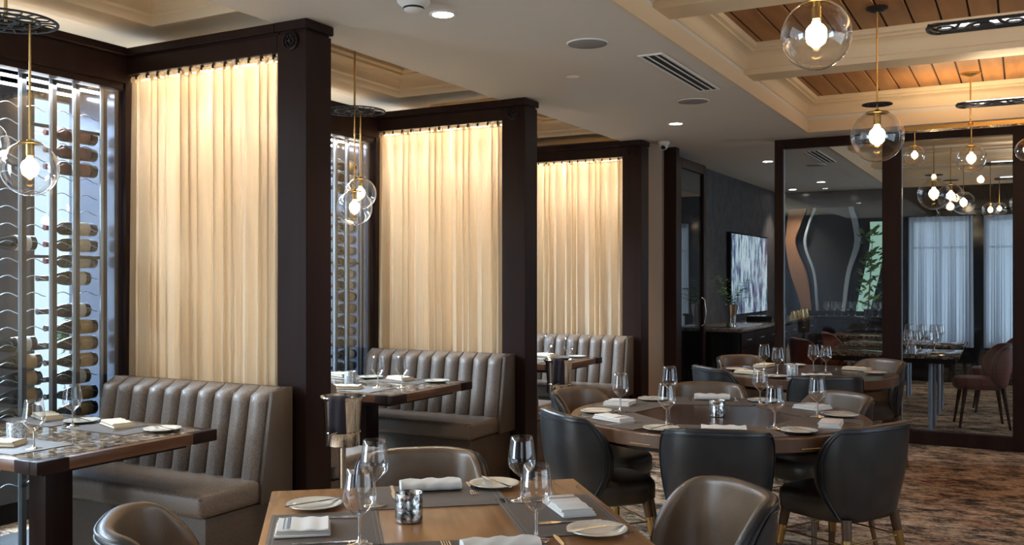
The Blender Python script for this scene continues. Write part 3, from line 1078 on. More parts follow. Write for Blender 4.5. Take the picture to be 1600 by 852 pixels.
# ------------------------------------------------------------------ chairs
def chair_proto(out_m, in_m, burg=False):
    t = thing('dining_chair', 'x', 'chair')
    # seat (front is +Y)
    n = 40

    def outline(hw, yb, yf, p=3.2):
        pts = []
        for k in range(n):
            a = 2 * PI * k / n
            ca, sa = math.cos(a), math.sin(a)
            x = hw * math.copysign(abs(ca) ** (2 / p), ca)
            y = (yf - yb) / 2 * math.copysign(abs(sa) ** (2 / p), sa) + (yf + yb) / 2
            pts.append((x, y))
        return pts
    b = MB()
    rows = []
    for sc, z in ((0.94, 0.375), (1.0, 0.39), (1.0, 0.445), (0.985, 0.465), (0.93, 0.480), (0.80, 0.486), (0.4, 0.489), (0.02, 0.490)):
        rows.append([(x * sc, (y - 0.01) * sc + 0.01, z) for x, y in outline(0.205, -0.185, 0.262)])
    V = b.grid(rows, True)
    b._f(V[0][::-1])
    b.build('seat', 'leather_seat' if not burg else out_m, t, smooth=60)
    # wrap-round shield back: widest at mid height, rounded at the top corners, drawn in at the foot
    Z0, Z1 = 0.385, 0.822
    NU, NZ = 40, 26
    HW, DB = 0.226, 0.228

    def surf(s, w, off):
        """s -1..1 across, w 0 (top) .. 1 (foot); off along the outward normal"""
        q = min(1.0, w / 0.52)
        ext = 40 + 49 * math.sqrt(max(0.0, 1 - (1 - q) ** 2))
        if w > 0.62:
            ext -= 22 * ((w - 0.62) / 0.38) ** 2
        ang = -PI / 2 + s * R(ext)
        p = 3.0
        ca, sa = math.cos(ang), math.sin(ang)
        x = HW * math.copysign(abs(ca) ** (2 / p), ca)
        y = DB * math.copysign(abs(sa) ** (2 / p), sa)
        nx = math.copysign((abs(x) / HW) ** (p - 1), x) / HW
        ny = math.copysign((abs(y) / DB) ** (p - 1), y) / DB
        l = math.hypot(nx, ny)
        nx, ny = nx / l, ny / l
        z = Z1 + (Z0 - Z1) * w
        g = 1 - w
        lean = -0.020 + 0.040 * g + 0.016 * math.sin(PI * min(1, w * 1.1)) + 0.020 * g * g * max(0.0, -ny)
        zc = z - 0.010 * (s * s) * (1 - w) ** 3
        return (x + nx * (lean + off), y - 0.010 + ny * (lean + off), zc)
    TH = 0.046
    ws = [1 - math.cos(PI / 2 * k / NZ) for k in range(NZ + 1)]
    ss = [math.sin(PI / 2 * (-1 + 2 * i / NU)) for i in range(NU + 1)]

    def fat(s, w):
        e = 1 - abs(s)
        f = min(1.0, math.sqrt(max(0.0, 1 - (1 - min(1, e / 0.10)) ** 2)))
        h = min(1.0, math.sqrt(max(0.0, 1 - (1 - min(1, w / 0.055)) ** 2)))
        b_ = min(1.0, math.sqrt(max(0.0, 1 - (1 - min(1, (1 - w) / 0.05)) ** 2)))
        return 0.12 + 0.88 * f * h * b_
    b = MB()
    O = [[b._v(surf(s_, w, TH / 2 * fat(s_, w) - TH / 2)) for s_ in ss] for w in ws]
    I = [[b._v(surf(s_, w, -TH / 2 * fat(s_, w) - TH / 2 - 0.006 * math.sin(PI * w))) for s_ in ss] for w in ws]
    for S_, mi in ((O, 0), (I, 1)):
        for a, c in zip(S_, S_[1:]):
            for k in range(NU):
                f = b._f([a[k], a[k + 1], c[k + 1], c[k]])
                if f:
                    f.material_index = mi
    for k in range(NU):
        b._f([O[0][k], O[0][k + 1], I[0][k + 1], I[0][k]])
        b._f([O[-1][k], O[-1][k + 1], I[-1][k + 1], I[-1][k]])
    for a in range(NZ):
        for e in (0, NU):
            b._f([O[a][e], O[a + 1][e], I[a + 1][e], I[a][e]])
    b.build('backrest', [out_m, in_m], t, smooth=70)
    for ds, dw in ((0.055, 0.030), (0.115, 0.075)):
        pts = []
        for w in [1 - (1 - dw) * k / 22 - 0.02 * (1 - k / 22) for k in range(23)]:
            pts.append(surf(-1 + ds, w, 0.003 - TH / 2 + TH / 2 * fat(-1 + ds, w)))
        for k in range(1, 24):
            s_ = -1 + ds + (2 - 2 * ds) * k / 24
            pts.append(surf(s_, dw, 0.003 - TH / 2 + TH / 2 * fat(s_, dw)))
        for w in [dw + (1 - dw) * k / 22 - 0.02 * k / 22 for k in range(23)]:
            pts.append(surf(1 - ds, w, 0.003 - TH / 2 + TH / 2 * fat(1 - ds, w)))
        MB().tube(pts, 0.0036, 6).build('piping', 'piping', t)
    # legs with a brass collar, and the brass rail that ties them together
    for sx in (-1, 1):
        for sy in (-1, 1):
            top = Vector((sx * 0.170, sy * 0.165 + 0.005, 0.395))
            bot = Vector((sx * 0.222, sy * 0.222 + 0.005, 0.0))
            lo = MB().tube([bot, bot.lerp(top, 0.5), top], [0.0115, 0.0165, 0.024], 14).build('leg', 'leg_wood' if not burg else 'espresso', t)
            if not burg:
                MB().tube([bot.lerp(top, 0.56), bot.lerp(top, 0.78)], [0.0185, 0.0218], 14).build('brass_collar', 'brass', lo)
                MB().tube([bot, bot.lerp(top, 0.06)], [0.0122, 0.0130], 14).build('ferrule', 'brass', lo)
    if not burg:
        b = MB()
        q = [Vector((sx * 0.186, sy * 0.182 + 0.005, 0.285)) for sx, sy in ((-1, -1), (1, -1), (1, 1), (-1, 1))]
        for i in range(4):
            b.tube([q[i], q[(i + 1) % 4]], 0.0045, 8)
        b.build('stretcher', 'brass', t)
    return t


CH = chair_proto('leather_out', 'leather_in')
CB = chair_proto('burgundy', 'burgundy', True)


def chair_at(c, ang, rad, label, group, proto=CH, turn=0.0):
    """a chair at polar place (ang deg, rad) round centre c, facing the centre"""
    a = R(ang)
    x, y = c[0] + rad * math.cos(a), c[1] + rad * math.sin(a)
    return place(proto, USED, (x, y, 0), a + PI / 2 + R(turn), label, group)


fa = math.degrees(FA)
FG = 'chairs round the square table'
chair_at(FC, fa + 90, 0.60, 'leather dining chair behind the square table, next to the ice bucket stand', FG)
chair_at((FC.x, FC.y), fa + 181, 0.66, 'leather dining chair below the nearest booth table, only its back showing', FG)
chair_at((FC.x, FC.y), fa - 1, 0.70, 'leather dining chair between the square table and the round table, turned to the square one', FG, turn=9)
RG = 'chairs round the large round table'
rl = {49: 'leather chair at the large round table in front of the smaller table',
      109: 'tan-lit leather chair at the large round table, nearest the glass partition',
      169: 'leather chair at the large round table closest to the farthest booth',
      229: 'leather chair at the large round table, blue-lit back towards middle column',
      289: 'leather chair with its full back to the viewer, between square and round tables',
      349: 'leather chair at the large round table standing beside the open carpet'}
for a, l in rl.items():
    chair_at(RC, {289: 286, 349: 339, 49: 54, 109: 110}.get(a, a), {289: 0.675, 349: 0.70, 49: 0.675, 109: 0.70, 169: 0.71, 229: 0.68}[a], l, RG, turn=-7 if a == 349 else 0)
QG = 'chairs round the smaller round table'
for a, r, l in ((224, 0.605, 'pale-lit leather chair at the smaller round table, back to the beige wall end'),
                (291, 0.66, 'leather chair with its back to the large table, at the smaller round table'),
                (53, 0.60, 'leather chair at the smaller round table against the glass partition frame'),
                (143, 0.60, 'tan-lit leather chair at the smaller round table by the private room doorway')):
    chair_at(QC, a, r, l, QG)

# ------------------------------------------------------------------ table settings
ZT = 0.7505
thing_count = {}


def wine_glass_proto():
    t = thing('wine_glass', 'x', 'glass')
    prof = [(0.0045, 0.074), (0.010, 0.079), (0.026, 0.092), (0.0405, 0.108), (0.0445, 0.120), (0.0440, 0.132), (0.0410, 0.160), (0.0365, 0.190), (0.0345, 0.205), (0.0338, 0.2052)]
    MB().lathe(prof, 32).build('bowl', 'stem_glass', t, smooth=180)
    MB().lathe([(0.0048, 0.0745), (0.0036, 0.06), (0.0034, 0.03), (0.006, 0.012), (0.014, 0.0055), (0.034, 0.0025), (0.0355, 0.001), (0.0345, 0.0), (0.0, 0.0)], 28).build('stem', 'clear_solid', t, smooth=180)
    return t


m = mat('clear_solid', (1, 1, 1), 0.02)
m.node_tree.nodes['Principled BSDF'].inputs['Transmission Weight'].default_value = 1.0
m.node_tree.nodes['Principled BSDF'].inputs['IOR'].default_value = 1.4


def tumbler_proto(mname):
    t = thing('tumbler', 'x', 'glass')
    MB().lathe([(0, 0), (0.036, 0.0), (0.040, 0.004), (0.041, 0.082), (0.0395, 0.084), (0.038, 0.082), (0.0375, 0.014), (0, 0.013)], 32).build('cup', mname, t, smooth=40)
    MB().lathe([(0, 0.014), (0.030, 0.014), (0.030, 0.038), (0.0, 0.040)], 24).build('candle', 'candle', t, smooth=40)
    return t


def plate_proto():
    t = thing('bread_plate', 'x', 'plate')
    MB().lathe([(0, 0.003), (0.045, 0.003), (0.055, 0.006), (0.082, 0.0135), (0.0845, 0.013), (0.085, 0.011), (0.060, 0.001), (0.046, 0.0), (0, 0.0)], 48).build('dish', 'porcelain', t, smooth=60)
    return t


def knife_proto():
    b = MB()
    # blade to +Y
    out = [(-0.0055, -0.10), (0.0055, -0.10), (0.0048, -0.005), (0.0042, 0.0), (0.0085, 0.012), (0.0085, 0.075), (0.003, 0.10), (-0.004, 0.09), (-0.004, 0.0), (-0.005, -0.005)]
    b.prism(out, 0.0, 0.0028)
    b.build('knife', 'chrome', None, smooth=30)
    o = bpy.data.objects[COL.objects[-1].name]
    return tag(o, 'x', 'knife')


def fork_proto():
    b = MB()
    out = [(-0.006, -0.10), (0.006, -0.10), (0.0028, 0.0), (0.0035, 0.02), (0.011, 0.04), (0.012, 0.05), (-0.012, 0.05), (-0.011, 0.04), (-0.0035, 0.02), (-0.0028, 0.0)]
    b.prism(out, 0.0, 0.0028)
    for k in range(4):
        x = -0.0105 + 0.007 * k
        b.box(x - 0.0017, x + 0.0017, 0.05, 0.092, 0.0, 0.0026)
    b.build('fork', 'chrome', None, smooth=30)
    o = bpy.data.objects[COL.objects[-1].name]
    return tag(o, 'x', 'fork')


def napkin_proto(stripe, base='linen', wx=0.105, wy=0.20):
    """a cloth folded over in three layers, long side along local Y"""
    t = thing('napkin', 'x', 'napkin')
    b = MB()
    for i, (sx, sy, z0, z1) in enumerate(((0.0, 0.0, 0.0, 0.008), (0.004, 0.003, 0.0075, 0.0155), (0.001, 0.006, 0.0150, 0.0225))):
        rows = []
        nx, ny = 9, 13
        x0, x1, y0, y1 = -wx / 2 + sx, wx / 2 - 0.003 * i, -wy / 2 + sy, wy / 2 - sy
        for top in (0, 1):
            pass
        ring = []
        m_ = 12
        # cross-section across x: flat with rounded fold edges
        prof = []
        for a in range(90, 271, 30):
            prof.append((x0 + 0.004 + 0.004 * math.cos(R(a)), (z0 + z1) / 2 + (z1 - z0) / 2 * math.sin(R(a))))
        for a in range(-90, 91, 30):
            prof.append((x1 - 0.004 + 0.004 * math.cos(R(a)), (z0 + z1) / 2 + (z1 - z0) / 2 * math.sin(R(a))))
        for j in range(ny + 1):
            y = y0 + (y1 - y0) * j / ny
            sag = 0.0016 * math.sin(j * 1.3 + i) if i == 2 else 0.0
            skew = 0.004 * (j / ny - 0.5) * i
            rows.append([(px + skew, y, pz + sag * (1 if pz > (z0 + z1) / 2 else 0)) for px, pz in prof])
        V = b.grid(rows, True)
        b._f(V[0])
        b._f(V[-1][::-1])
    b.build('cloth', base, t, smooth=60)
    if stripe:
        for y, w in ((wy * 0.26, 0.008), (wy * 0.34, 0.004)):
            b = MB()
            rows = []
            for yy in (y - w / 2, y + w / 2):
                rows.append([(-wx / 2 + 0.006 + (wx - 0.016) * q / 8, yy, 0.0248) for q in range(9)])
            b.grid(rows)
            b.build('stripe', stripe, t, smooth=0)
    return t


def roll_proto():
    """a napkin rolled into a flat bolster"""
    t = thing('napkin', 'x', 'napkin')
    b = MB()
    prof = []
    for k in range(20):
        a = 2 * PI * k / 20
        ca, sa = math.cos(a), math.sin(a)
        prof.append((0.046 * math.copysign(abs(ca) ** 0.7, ca), 0.0165 + 0.0165 * math.copysign(abs(sa) ** 0.7, sa)))
    rows = []
    for j in range(12):
        y = -0.10 + 0.20 * j / 11
        k = 1.0 - 0.05 * math.sin(j * 2.1)
        rows.append([(x * k, y, z * (1 - 0.08 * math.sin(j * 1.7 + x * 60))) for x, z in prof])
    V = b.grid(rows, True)
    b._f(V[0])
    b._f(V[-1][::-1])
    b.build('cloth', 'linen', t, smooth=60)
    b = MB()
    b.tube([(0.030, -0.1005, 0.006), (0.034, 0.0, 0.0262), (0.030, 0.1005, 0.0275)], 0.0016, 5)
    b.build('fold_seam', 'mat_border', t)
    return t


def placemat(name_c, poly, label, group, border=0.022):
    t = thing('placemat', label, 'placemat', (name_c[0], name_c[1], ZT), 0, group)
    MB().prism(poly, 0.0, 0.0022).build('mat', 'mat_weave', t, smooth=0)
    cx = sum(p[0] for p in poly) / len(poly)
    cy = sum(p[1] for p in poly) / len(poly)

    def inset(k):
        return [(cx + (x - cx) * k, cy + (y - cy) * k) for x, y in poly]
    b = MB()
    for k0, k1 in ((0.985, 0.955), (0.90, 0.885)):
        A, B2 = inset(k0), inset(k1)
        n = len(poly)
        for i in range(n):
            j = (i + 1) % n
            b._f([b._v((*A[i], 0.0027)), b._v((*A[j], 0.0027)), b._v((*B2[j], 0.0027)), b._v((*B2[i], 0.0027))])
    b.build('border', 'mat_border', t, smooth=0)
    return t


GL = wine_glass_proto()
TUM = tumbler_proto('mercury')
TUC = tumbler_proto('crystal')
PL = plate_proto()
KN = knife_proto()
FK = fork_proto()
NG = napkin_proto('stripe_grey', wx=0.15, wy=0.15)
NT_ = napkin_proto('stripe_tan')
NP = napkin_proto(None, 'linen_cream')
NR = roll_proto()


def rot2(x, y, a):
    return x * math.cos(a) - y * math.sin(a), x * math.sin(a) + y * math.cos(a)


def put(proto, x, y, rz, label, group, z=ZT):
    return place(proto, USED, (x, y, z), rz, label, group)


ZM = ZT + 0.0032


def setting(c, ang, rn, rp, rg, where, G, nap, nap_rot=0.0, plate_a=None, glass=True, plate=True, mats=None, rfork=0.0):
    """one round-table place: napkin, fork, knife, bread plate with its knife, wine glass"""
    a = R(ang)

    def P(r, da):
        return c[0] + r * math.cos(a + R(da)), c[1] + r * math.sin(a + R(da))
    x, y = P(rn, 0)
    put(nap, x, y, a + nap_rot, 'folded white napkin ' + where, G + ' napkins', ZM)
    ux, uy = -math.sin(a), math.cos(a)
    for proto, s, nm in ((FK, -0.135, 'fork'), (KN, 0.125, 'knife')):
        put(proto, x + ux * s, y + uy * s, a + PI / 2, 'steel ' + nm + ' beside the napkin ' + where, G + ' cutlery', ZM)
    if plate:
        px, py = P(rp, plate_a if plate_a is not None else -27)
        put(PL, px, py, 0, 'cream bread plate ' + where, G + ' plates', ZM)
        put(KN, px, py, a + R(60), 'butter knife on bread plate ' + where, G + ' butter knives', ZM + 0.0137)
    if glass:
        gx, gy = P(rg, 29)
        put(GL, gx, gy, 0, 'stemmed wine glass ' + where, G + ' glasses', ZM)


# --- large round table: six wedge mats meeting in a ring
wh = {49: 'on the large round table, side of the smaller table',
      109: 'on the large round table, side of the doorway',
      169: 'on the large round table, farthest booth side',
      229: 'on the large round table, middle column side',
      289: 'on the large round table, viewer side',
      349: 'on the large round table, open carpet side'}
for a in wh:
    ra = R(a)

    def P(r, da):
        return (r * math.cos(ra + R(da)), r * math.sin(ra + R(da)))
    poly = [P(0.43, -29), P(0.70, -24), P(0.725, -12), P(0.732, 0), P(0.725, 12), P(0.70, 24), P(0.43, 29)]
    placemat(RC, poly, 'taupe woven wedge placemat ' + wh[a], 'round table placemats')
    setting(RC, a, 0.60, 0.625, 0.50, wh[a], 'large round table',
            {49: NG, 109: NR, 169: NG, 229: NT_, 289: NR, 349: NT_}[a], 0.0 if a in (109, 289) else 0.3)
put(TUM, -1.383, 4.775, 0, 'mercury glass candle tumbler in the middle of the large round table', 'candle tumblers')

# --- smaller round table
wq = {224: 'on the smaller round table, booth side', 291: 'on the smaller round table, large table side',
      47: 'on the smaller round table, glass partition side', 143: 'on the smaller round table, doorway side'}
for a in wq:
    setting(QC, a, 0.47, 0.50, 0.33, wq[a], 'smaller round table', NP if a != 291 else NR, 0.0 if a == 291 else 0.5, plate_a=-33, glass=False)
for (x, y), l in zip(((-1.745, 7.284), (-1.578, 6.995), (-1.413, 7.463), (-1.310, 7.395)),
                     ('nearest the private room doorway', 'beside the crystal tumbler', 'just behind its twin', 'closest to the tall leather chair back')):
    put(GL, x, y, 0, 'stemmed wine glass on the smaller round table, ' + l, 'smaller round table glasses')
put(TUC, -1.474, 7.0, 0, 'crystal tumbler on the smaller round table', 'candle tumblers')

# --- square table: four places
fx, fy = math.cos(FA), math.sin(FA)
wf = {'far': 'on the square table, ice bucket side', 'west': 'on the square table, booth side',
      'east': 'on the square table, round table side', 'near': 'on the square table, viewer side'}


def F2(u, v):
    """u along the far edge, v towards the far edge"""
    return FC.x + u * fx - v * fy, FC.y + u * fy + v * fx


rect = [(-0.235, -0.155), (0.235, -0.155), (0.235, 0.155), (-0.235, 0.155)]
for key, u, v, ra in (('far', -0.01, 0.345, 0), ('west', -0.345, -0.055, 90), ('east', 0.345, 0.03, 90), ('near', 0.0, -0.345, 0)):
    x, y = F2(u, v)
    a = FA + R(ra)
    placemat((x, y), [rot2(p[0], p[1], a) for p in rect], 'taupe woven placemat ' + wf[key], 'square table placemats')
FGp = 'square table'


def FP(proto, u, v, rz, label, group, z=ZM):
    x, y = F2(u, v)
    return put(proto, x, y, FA + rz, label, FGp + ' ' + group, z)


FP(NR, 0.0, 0.43, PI / 2, 'rolled white napkin ' + wf['far'], 'napkins')
FP(NG, -0.405, -0.02, R(90), 'folded white napkin with grey stripes ' + wf['west'], 'napkins')
FP(NT_, 0.385, 0.075, R(5), 'folded white napkin with reddish stripes ' + wf['east'], 'napkins')
FP(NR, 0.10, -0.325, PI / 2, 'rolled white napkin ' + wf['near'], 'napkins')
FP(FK, 0.135, 0.41, R(180), 'steel fork ' + wf['far'], 'cutlery')
FP(KN, -0.125, 0.40, R(180), 'steel knife ' + wf['far'], 'cutlery')
FP(KN, -0.33, -0.02 - 0.14, R(-90), 'steel knife ' + wf['west'], 'cutlery')
FP(FK, -0.33, 0.105, R(-90), 'steel fork ' + wf['west'], 'cutlery')
FP(FK, 0.345, -0.075, R(90), 'steel fork ' + wf['east'], 'cutlery')
FP(KN, 0.345, 0.19, R(90), 'steel knife ' + wf['east'], 'cutlery')
FP(FK, -0.03, -0.30, R(0), 'steel fork ' + wf['near'], 'cutlery')
FP(KN, 0.27, -0.30, R(0), 'steel knife ' + wf['near'], 'cutlery')
for (x, y), key, rz in (((-1.928, 2.281), 'west', -62), ((-1.585, 2.803), 'far', 20), ((-1.043, 2.426), 'east', -75)):
    put(PL, x, y, 0, 'cream bread plate ' + wf[key], 'square table plates', ZM)
    put(KN, x + 0.005, y, FA + R(rz), 'butter knife on bread plate ' + wf[key], 'square table butter knives', ZM + 0.0137)
for (x, y), l in (((-1.774, 2.382), 'between the rolled napkin and the booth side plate'), ((-1.545, 2.010), 'closest to the viewer, near the grey-striped napkin'),
                  ((-1.400, 2.655), 'beside the far bread plate'), ((-1.154, 2.272), 'closest to the viewer, near the red-striped napkin')):
    put(GL, x, y, 0, 'stemmed wine glass on the square table, ' + l, 'square table glasses', ZM)
put(TUM, -1.578, 2.286, 0, 'mercury glass candle tumbler in the middle of the square table', 'candle tumblers')

# --- booth tables
bw = ['nearest booth table', 'middle booth table', 'farthest booth table']
for k, yc in enumerate(TY):
    G = bw[k]
    yf, yn = yc + 0.27, yc - 0.27
    for x, y, nm in ((-3.78, yf, 'curtain side, aisle end'), (-4.30, yf, 'curtain side, wine rack end'), (-3.78, yn, 'open side, aisle end'), (-4.30, yn, 'open side, wine rack end')):
        w = nm + ' of the ' + G
        placemat((x, y), [(-0.22, -0.14), (0.22, -0.14), (0.22, 0.14), (-0.22, 0.14)], 'taupe woven placemat, ' + w, 'booth table placemats')
        s = 1 if y > yc else -1
        put(NP, x - 0.04, y + s * 0.03, R(70) if s > 0 else R(115), 'folded cream napkin, ' + w, 'booth table napkins', ZM)
        px, py = x + 0.265, y + s * 0.03
        if nm.startswith('curtain') and 'rack' in nm:
            px = x + 0.235
            py = y + 0.02
        if s < 0:
            px = x - 0.245
        if px > -4.42:
            put(PL, px, py, 0, 'cream bread plate, ' + w, 'booth table plates', ZM)
            put(KN, px, py, R(75), 'butter knife on bread plate, ' + w, 'booth table butter knives', ZM + 0.0137)
        put(FK, x - 0.04 + s * 0.125, y, 0 if s < 0 else PI, 'steel fork, ' + w, 'booth table cutlery', ZM)
gls = [[(-3.62, 2.515), (-3.995, 2.975)], [(-3.686, 4.985), (-3.547, 5.06)], [(-3.71, 7.54), (-3.40, 7.30)]]
for k, g in enumerate(gls):
    for (x, y), l in zip(g, ('by the open side', 'by the curtain side') if k != 2 else ('by the curtain side', 'by the aisle corner')):
        put(GL, x, y, 0, 'stemmed wine glass on the ' + bw[k] + ' ' + l, 'booth table glasses')
for k, (x, y) in enumerate(((-3.86, 2.60), (-3.983, 5.08), (-3.95, 7.45))):
    put(TUC, x, y, 0, 'crystal tumbler on the ' + bw[k], 'candle tumblers')

# ------------------------------------------------------------------ ice bucket stands
def ice_stand(x, y, label):
    t = thing('ice_bucket_stand', label, 'ice bucket', (x, y, 0), R(25), 'champagne bucket stands')
    MB().lathe([(0, 0), (0.13, 0.0), (0.13, 0.012), (0.05, 0.03), (0.016, 0.05), (0, 0.05)], 36).build('base', 'chrome', t)
    MB().lathe([(0.016, 0.045), (0.016, 0.655)], 18).build('pole', 'chrome', t)
    MB().lathe([(0, 0.655), (0.080, 0.655), (0.085, 0.66), (0.085, 0.715), (0.088, 0.722), (0.084, 0.727), (0.080, 0.724), (0.080, 0.668), (0, 0.668)], 36).build('cup', 'chrome', t)
    MB().lathe([(0, 0.669), (0.076, 0.669), (0.079, 0.68), (0.094, 0.87), (0.107, 0.885), (0.110, 0.890), (0.107, 0.894), (0.090, 0.880), (0.076, 0.69), (0, 0.685)], 40).build('bucket', 'chrome', t)
    cl = thing('cloth_napkin', 'dark napkin draped over the rim of the ' + ('first ice bucket by the nearest column' if y < 5 else 'second ice bucket by the middle column'), 'napkin', (x, y, 0), R(25))
    rows = []
    path = [(0.0, 0.80), (-0.045, 0.875), (-0.085, 0.905), (-0.112, 0.903), (-0.119, 0.885), (-0.118, 0.84), (-0.112, 0.78), (-0.108, 0.735)]
    for i in range(9):
        u = -1 + 2 * i / 8
        rows.append([(u * 0.034 * (1.0 + 0.25 * j / 7), py + 0.006 * math.sin(u * 5 + j * 0.5) - 0.004 + abs(u) * 0.012, pz - 0.012 * abs(u) * (j > 5)) for j, (py, pz) in enumerate(path)])
    b = MB()
    b.grid(rows)
    o = b.build('cloth', 'dark_cloth', cl, smooth=180)
    s = o.modifiers.new('cloth', 'SOLIDIFY')
    s.thickness = 0.004
    return t


mat('dark_cloth', (0.028, 0.022, 0.028), 0.9)
ice_stand(-2.885, 3.62, 'chrome champagne bucket on a pole stand in front of the nearest column')
ice_stand(-2.86, 5.98, 'chrome champagne bucket on a pole stand in front of the middle column')

# ------------------------------------------------------------------ ceiling fittings
def downlight(x, y, label):
    t = thing('recessed_downlight', label, 'ceiling light', (x, y, ZS), 0, 'recessed downlights')
    MB().lathe([(0.052, 0.004), (0.066, 0.0), (0.067, -0.004), (0.063, -0.006), (0.053, -0.005), (0.050, 0.004)], 36).build('trim_ring', 'white_plastic', t)
    MB().lathe([(0, -0.002), (0.051, -0.002)], 32).build('lens', 'downlight', t)
    l = bpy.data.lights.new('spot', 'SPOT')
    l.energy = 26
    l.spot_size = R(95)
    l.spot_blend = 0.7
    l.shadow_soft_size = 0.05
    l.color = (1.0, 0.86, 0.68)
    o = bpy.data.objects.new('spot', l)
    COL.objects.link(o)
    o.location = (x, y, ZS - 0.02)
    return t


downlight(-2.512, 3.931, 'lit recessed downlight in the soffit near the smoke detector')
downlight(-2.567, 7.638, 'lit recessed downlight in the soffit near the security camera')
downlight(-2.5, 10.6, 'recessed downlight in the private room soffit near the television')
downlight(-2.4, 13.2, 'recessed downlight in the private room soffit near the far wall')
downlight(-2.97, 14.12, 'downlight added to brighten the brown reflection on the private room far wall')  # added lamp that lightens the brown reflection panel
downlight(-2.5, 0.9, 'recessed downlight in the soffit above the viewer')
for x, y, l in ((-2.12, 4.80, 'larger round ceiling speaker beside the slot diffuser, first along the soffit'), (-2.131, 6.733, 'round ceiling speaker in the soffit past the slot diffuser'), (-2.1, 11.2, 'round ceiling speaker in the private room soffit')):
    t = thing('ceiling_speaker', l, 'speaker', (x, y, ZS), 0, 'ceiling speakers')
    MB().lathe([(0, -0.006), (0.105, -0.006), (0.108, -0.004), (0.108, 0.0)], 48).build('grille', 'speaker_cloth', t)
    MB().lathe([(0.108, 0.0), (0.117, 0.0), (0.117, -0.004), (0.114, -0.007), (0.109, -0.006)], 48).build('rim', 'white_plastic', t)
t = thing('sprinkler_cover', 'small round white sprinkler cover on the soffit', 'sprinkler', (-2.548, 5.534, ZS))
MB().lathe([(0, -0.007), (0.038, -0.007), (0.041, -0.005), (0.041, -0.002), (0.034, 0.0)], 32).build('cap', 'white_plastic', t)
t = thing('smoke_detector', 'white smoke detector on the soffit at the picture top', 'smoke detector', (-2.50, 3.66, ZS))
MB().lathe([(0.075, 0.0), (0.078, -0.012), (0.066, -0.026), (0.048, -0.034), (0.046, -0.050), (0.038, -0.056), (0, -0.057)], 40).build('housing', 'white_plastic', t)
MB().lathe([(0.0475, -0.037), (0.0490, -0.039), (0.0490, -0.045), (0.0475, -0.047)], 40).build('vent_ring', 'slot_black', t)
for y0, y1, l in ((5.20, 6.38, 'long black slot air diffuser in the aisle soffit'), (9.9, 11.0, 'long black slot air diffuser in the private room soffit')):
    t = thing('slot_diffuser', l, 'air vent', (-1.905, (y0 + y1) / 2, ZS), 0, 'slot diffusers')
    h = (y1 - y0) / 2
    b = MB()
    for q in ((-0.075, -0.060, -h, h), (0.060, 0.075, -h, h), (-0.060, 0.060, -h, -h + 0.015), (-0.060, 0.060, h - 0.015, h), (-0.030, -0.022, -h + .015, h - .015), (0.022, 0.030, -h + .015, h - .015)):
        b.box(*q, -0.008, 0.0)
    b.build('frame', 'white_plastic', t, smooth=0)
    MB().box(-0.060, 0.060, -h + 0.015, h - 0.015, -0.003, 0.0).build('slot', 'slot_black', t, smooth=0)
t = thing('security_camera', 'white dome security camera under the soffit by the farthest column', 'camera', (-3.02, 8.62, ZS))
MB().lathe([(0.058, 0.0), (0.060, -0.014), (0.054, -0.030), (0.045, -0.034)], 32).build('mount', 'white_plastic', t)
MB().lathe([(0.045, -0.033), (0.043, -0.050), (0.032, -0.068), (0.016, -0.077), (0, -0.079)], 28).build('dome', 'white_plastic', t)
MB().lathe([(0.0, -0.020), (0.017, -0.020), (0.019, -0.012), (0.019, 0.02)], 20, (0.012, -0.034, -0.058), 'Y').build('lens', 'slot_black', t)
for k, y in enumerate((5.15, 2.9)):
    t = thing('ceiling_vent', 'dark square air vent in the ' + ('middle' if k == 0 else 'nearest') + ' booth ceiling tray', 'air vent', (-3.86, y, ZB + 0.16), 0, 'tray air vents')
    b = MB()
    for q in ((-.15, -.13, -.15, .15), (.13, .15, -.15, .15), (-.13, .13, -.15, -.13), (-.13, .13, .13, .15)):
        b.box(*q, -0.012, 0.0)
    for j in range(7):
        b.box(-.13, .13, -.115 + j * .036, -.105 + j * .036, -0.010, -0.002)
    b.build('grille', 'cream_dark', t, smooth=0)
    MB().box(-.13, .13, -.13, .13, -0.0018, 0).build('throat', 'slot_black', t, smooth=0)

# ------------------------------------------------------------------ globe pendants
def pierced_disc(t, z, r, th=0.006, name='pierced_disc', m='black_metal'):
    """fretwork plate: rings, spokes and small scrolls"""
    b = MB()

    def ring(ra, rb):
        b.lathe([(ra, z), (rb, z), (rb, z + th), (ra, z + th), (ra, z)], 56)
    ring(r * 0.94, r)
    ring(r * 0.60, r * 0.66)
    ring(r * 0.16, r * 0.26)
    for k in range(8):
        a = 2 * PI * k / 8
        b.tube([(r * 0.2 * math.cos(a), r * 0.2 * math.sin(a), z + th / 2), (r * 0.95 * math.cos(a), r * 0.95 * math.sin(a), z + th / 2)], th * 0.6, 5)
        for q, rr, cr in ((0.5, 0.80, 0.14), (0.5, 0.44, 0.13)):
            ca = 2 * PI * (k + q) / 8
            cx, cy = r * rr * math.cos(ca), r * rr * math.sin(ca)
            pts = [(cx + r * cr * math.cos(2 * PI * i / 14), cy + r * cr * math.sin(2 * PI * i / 14), z + th / 2) for i in range(14)]
            b.tube(pts, th * 0.55, 5, closed=True)
    return b.build(name, m, t, smooth=50)


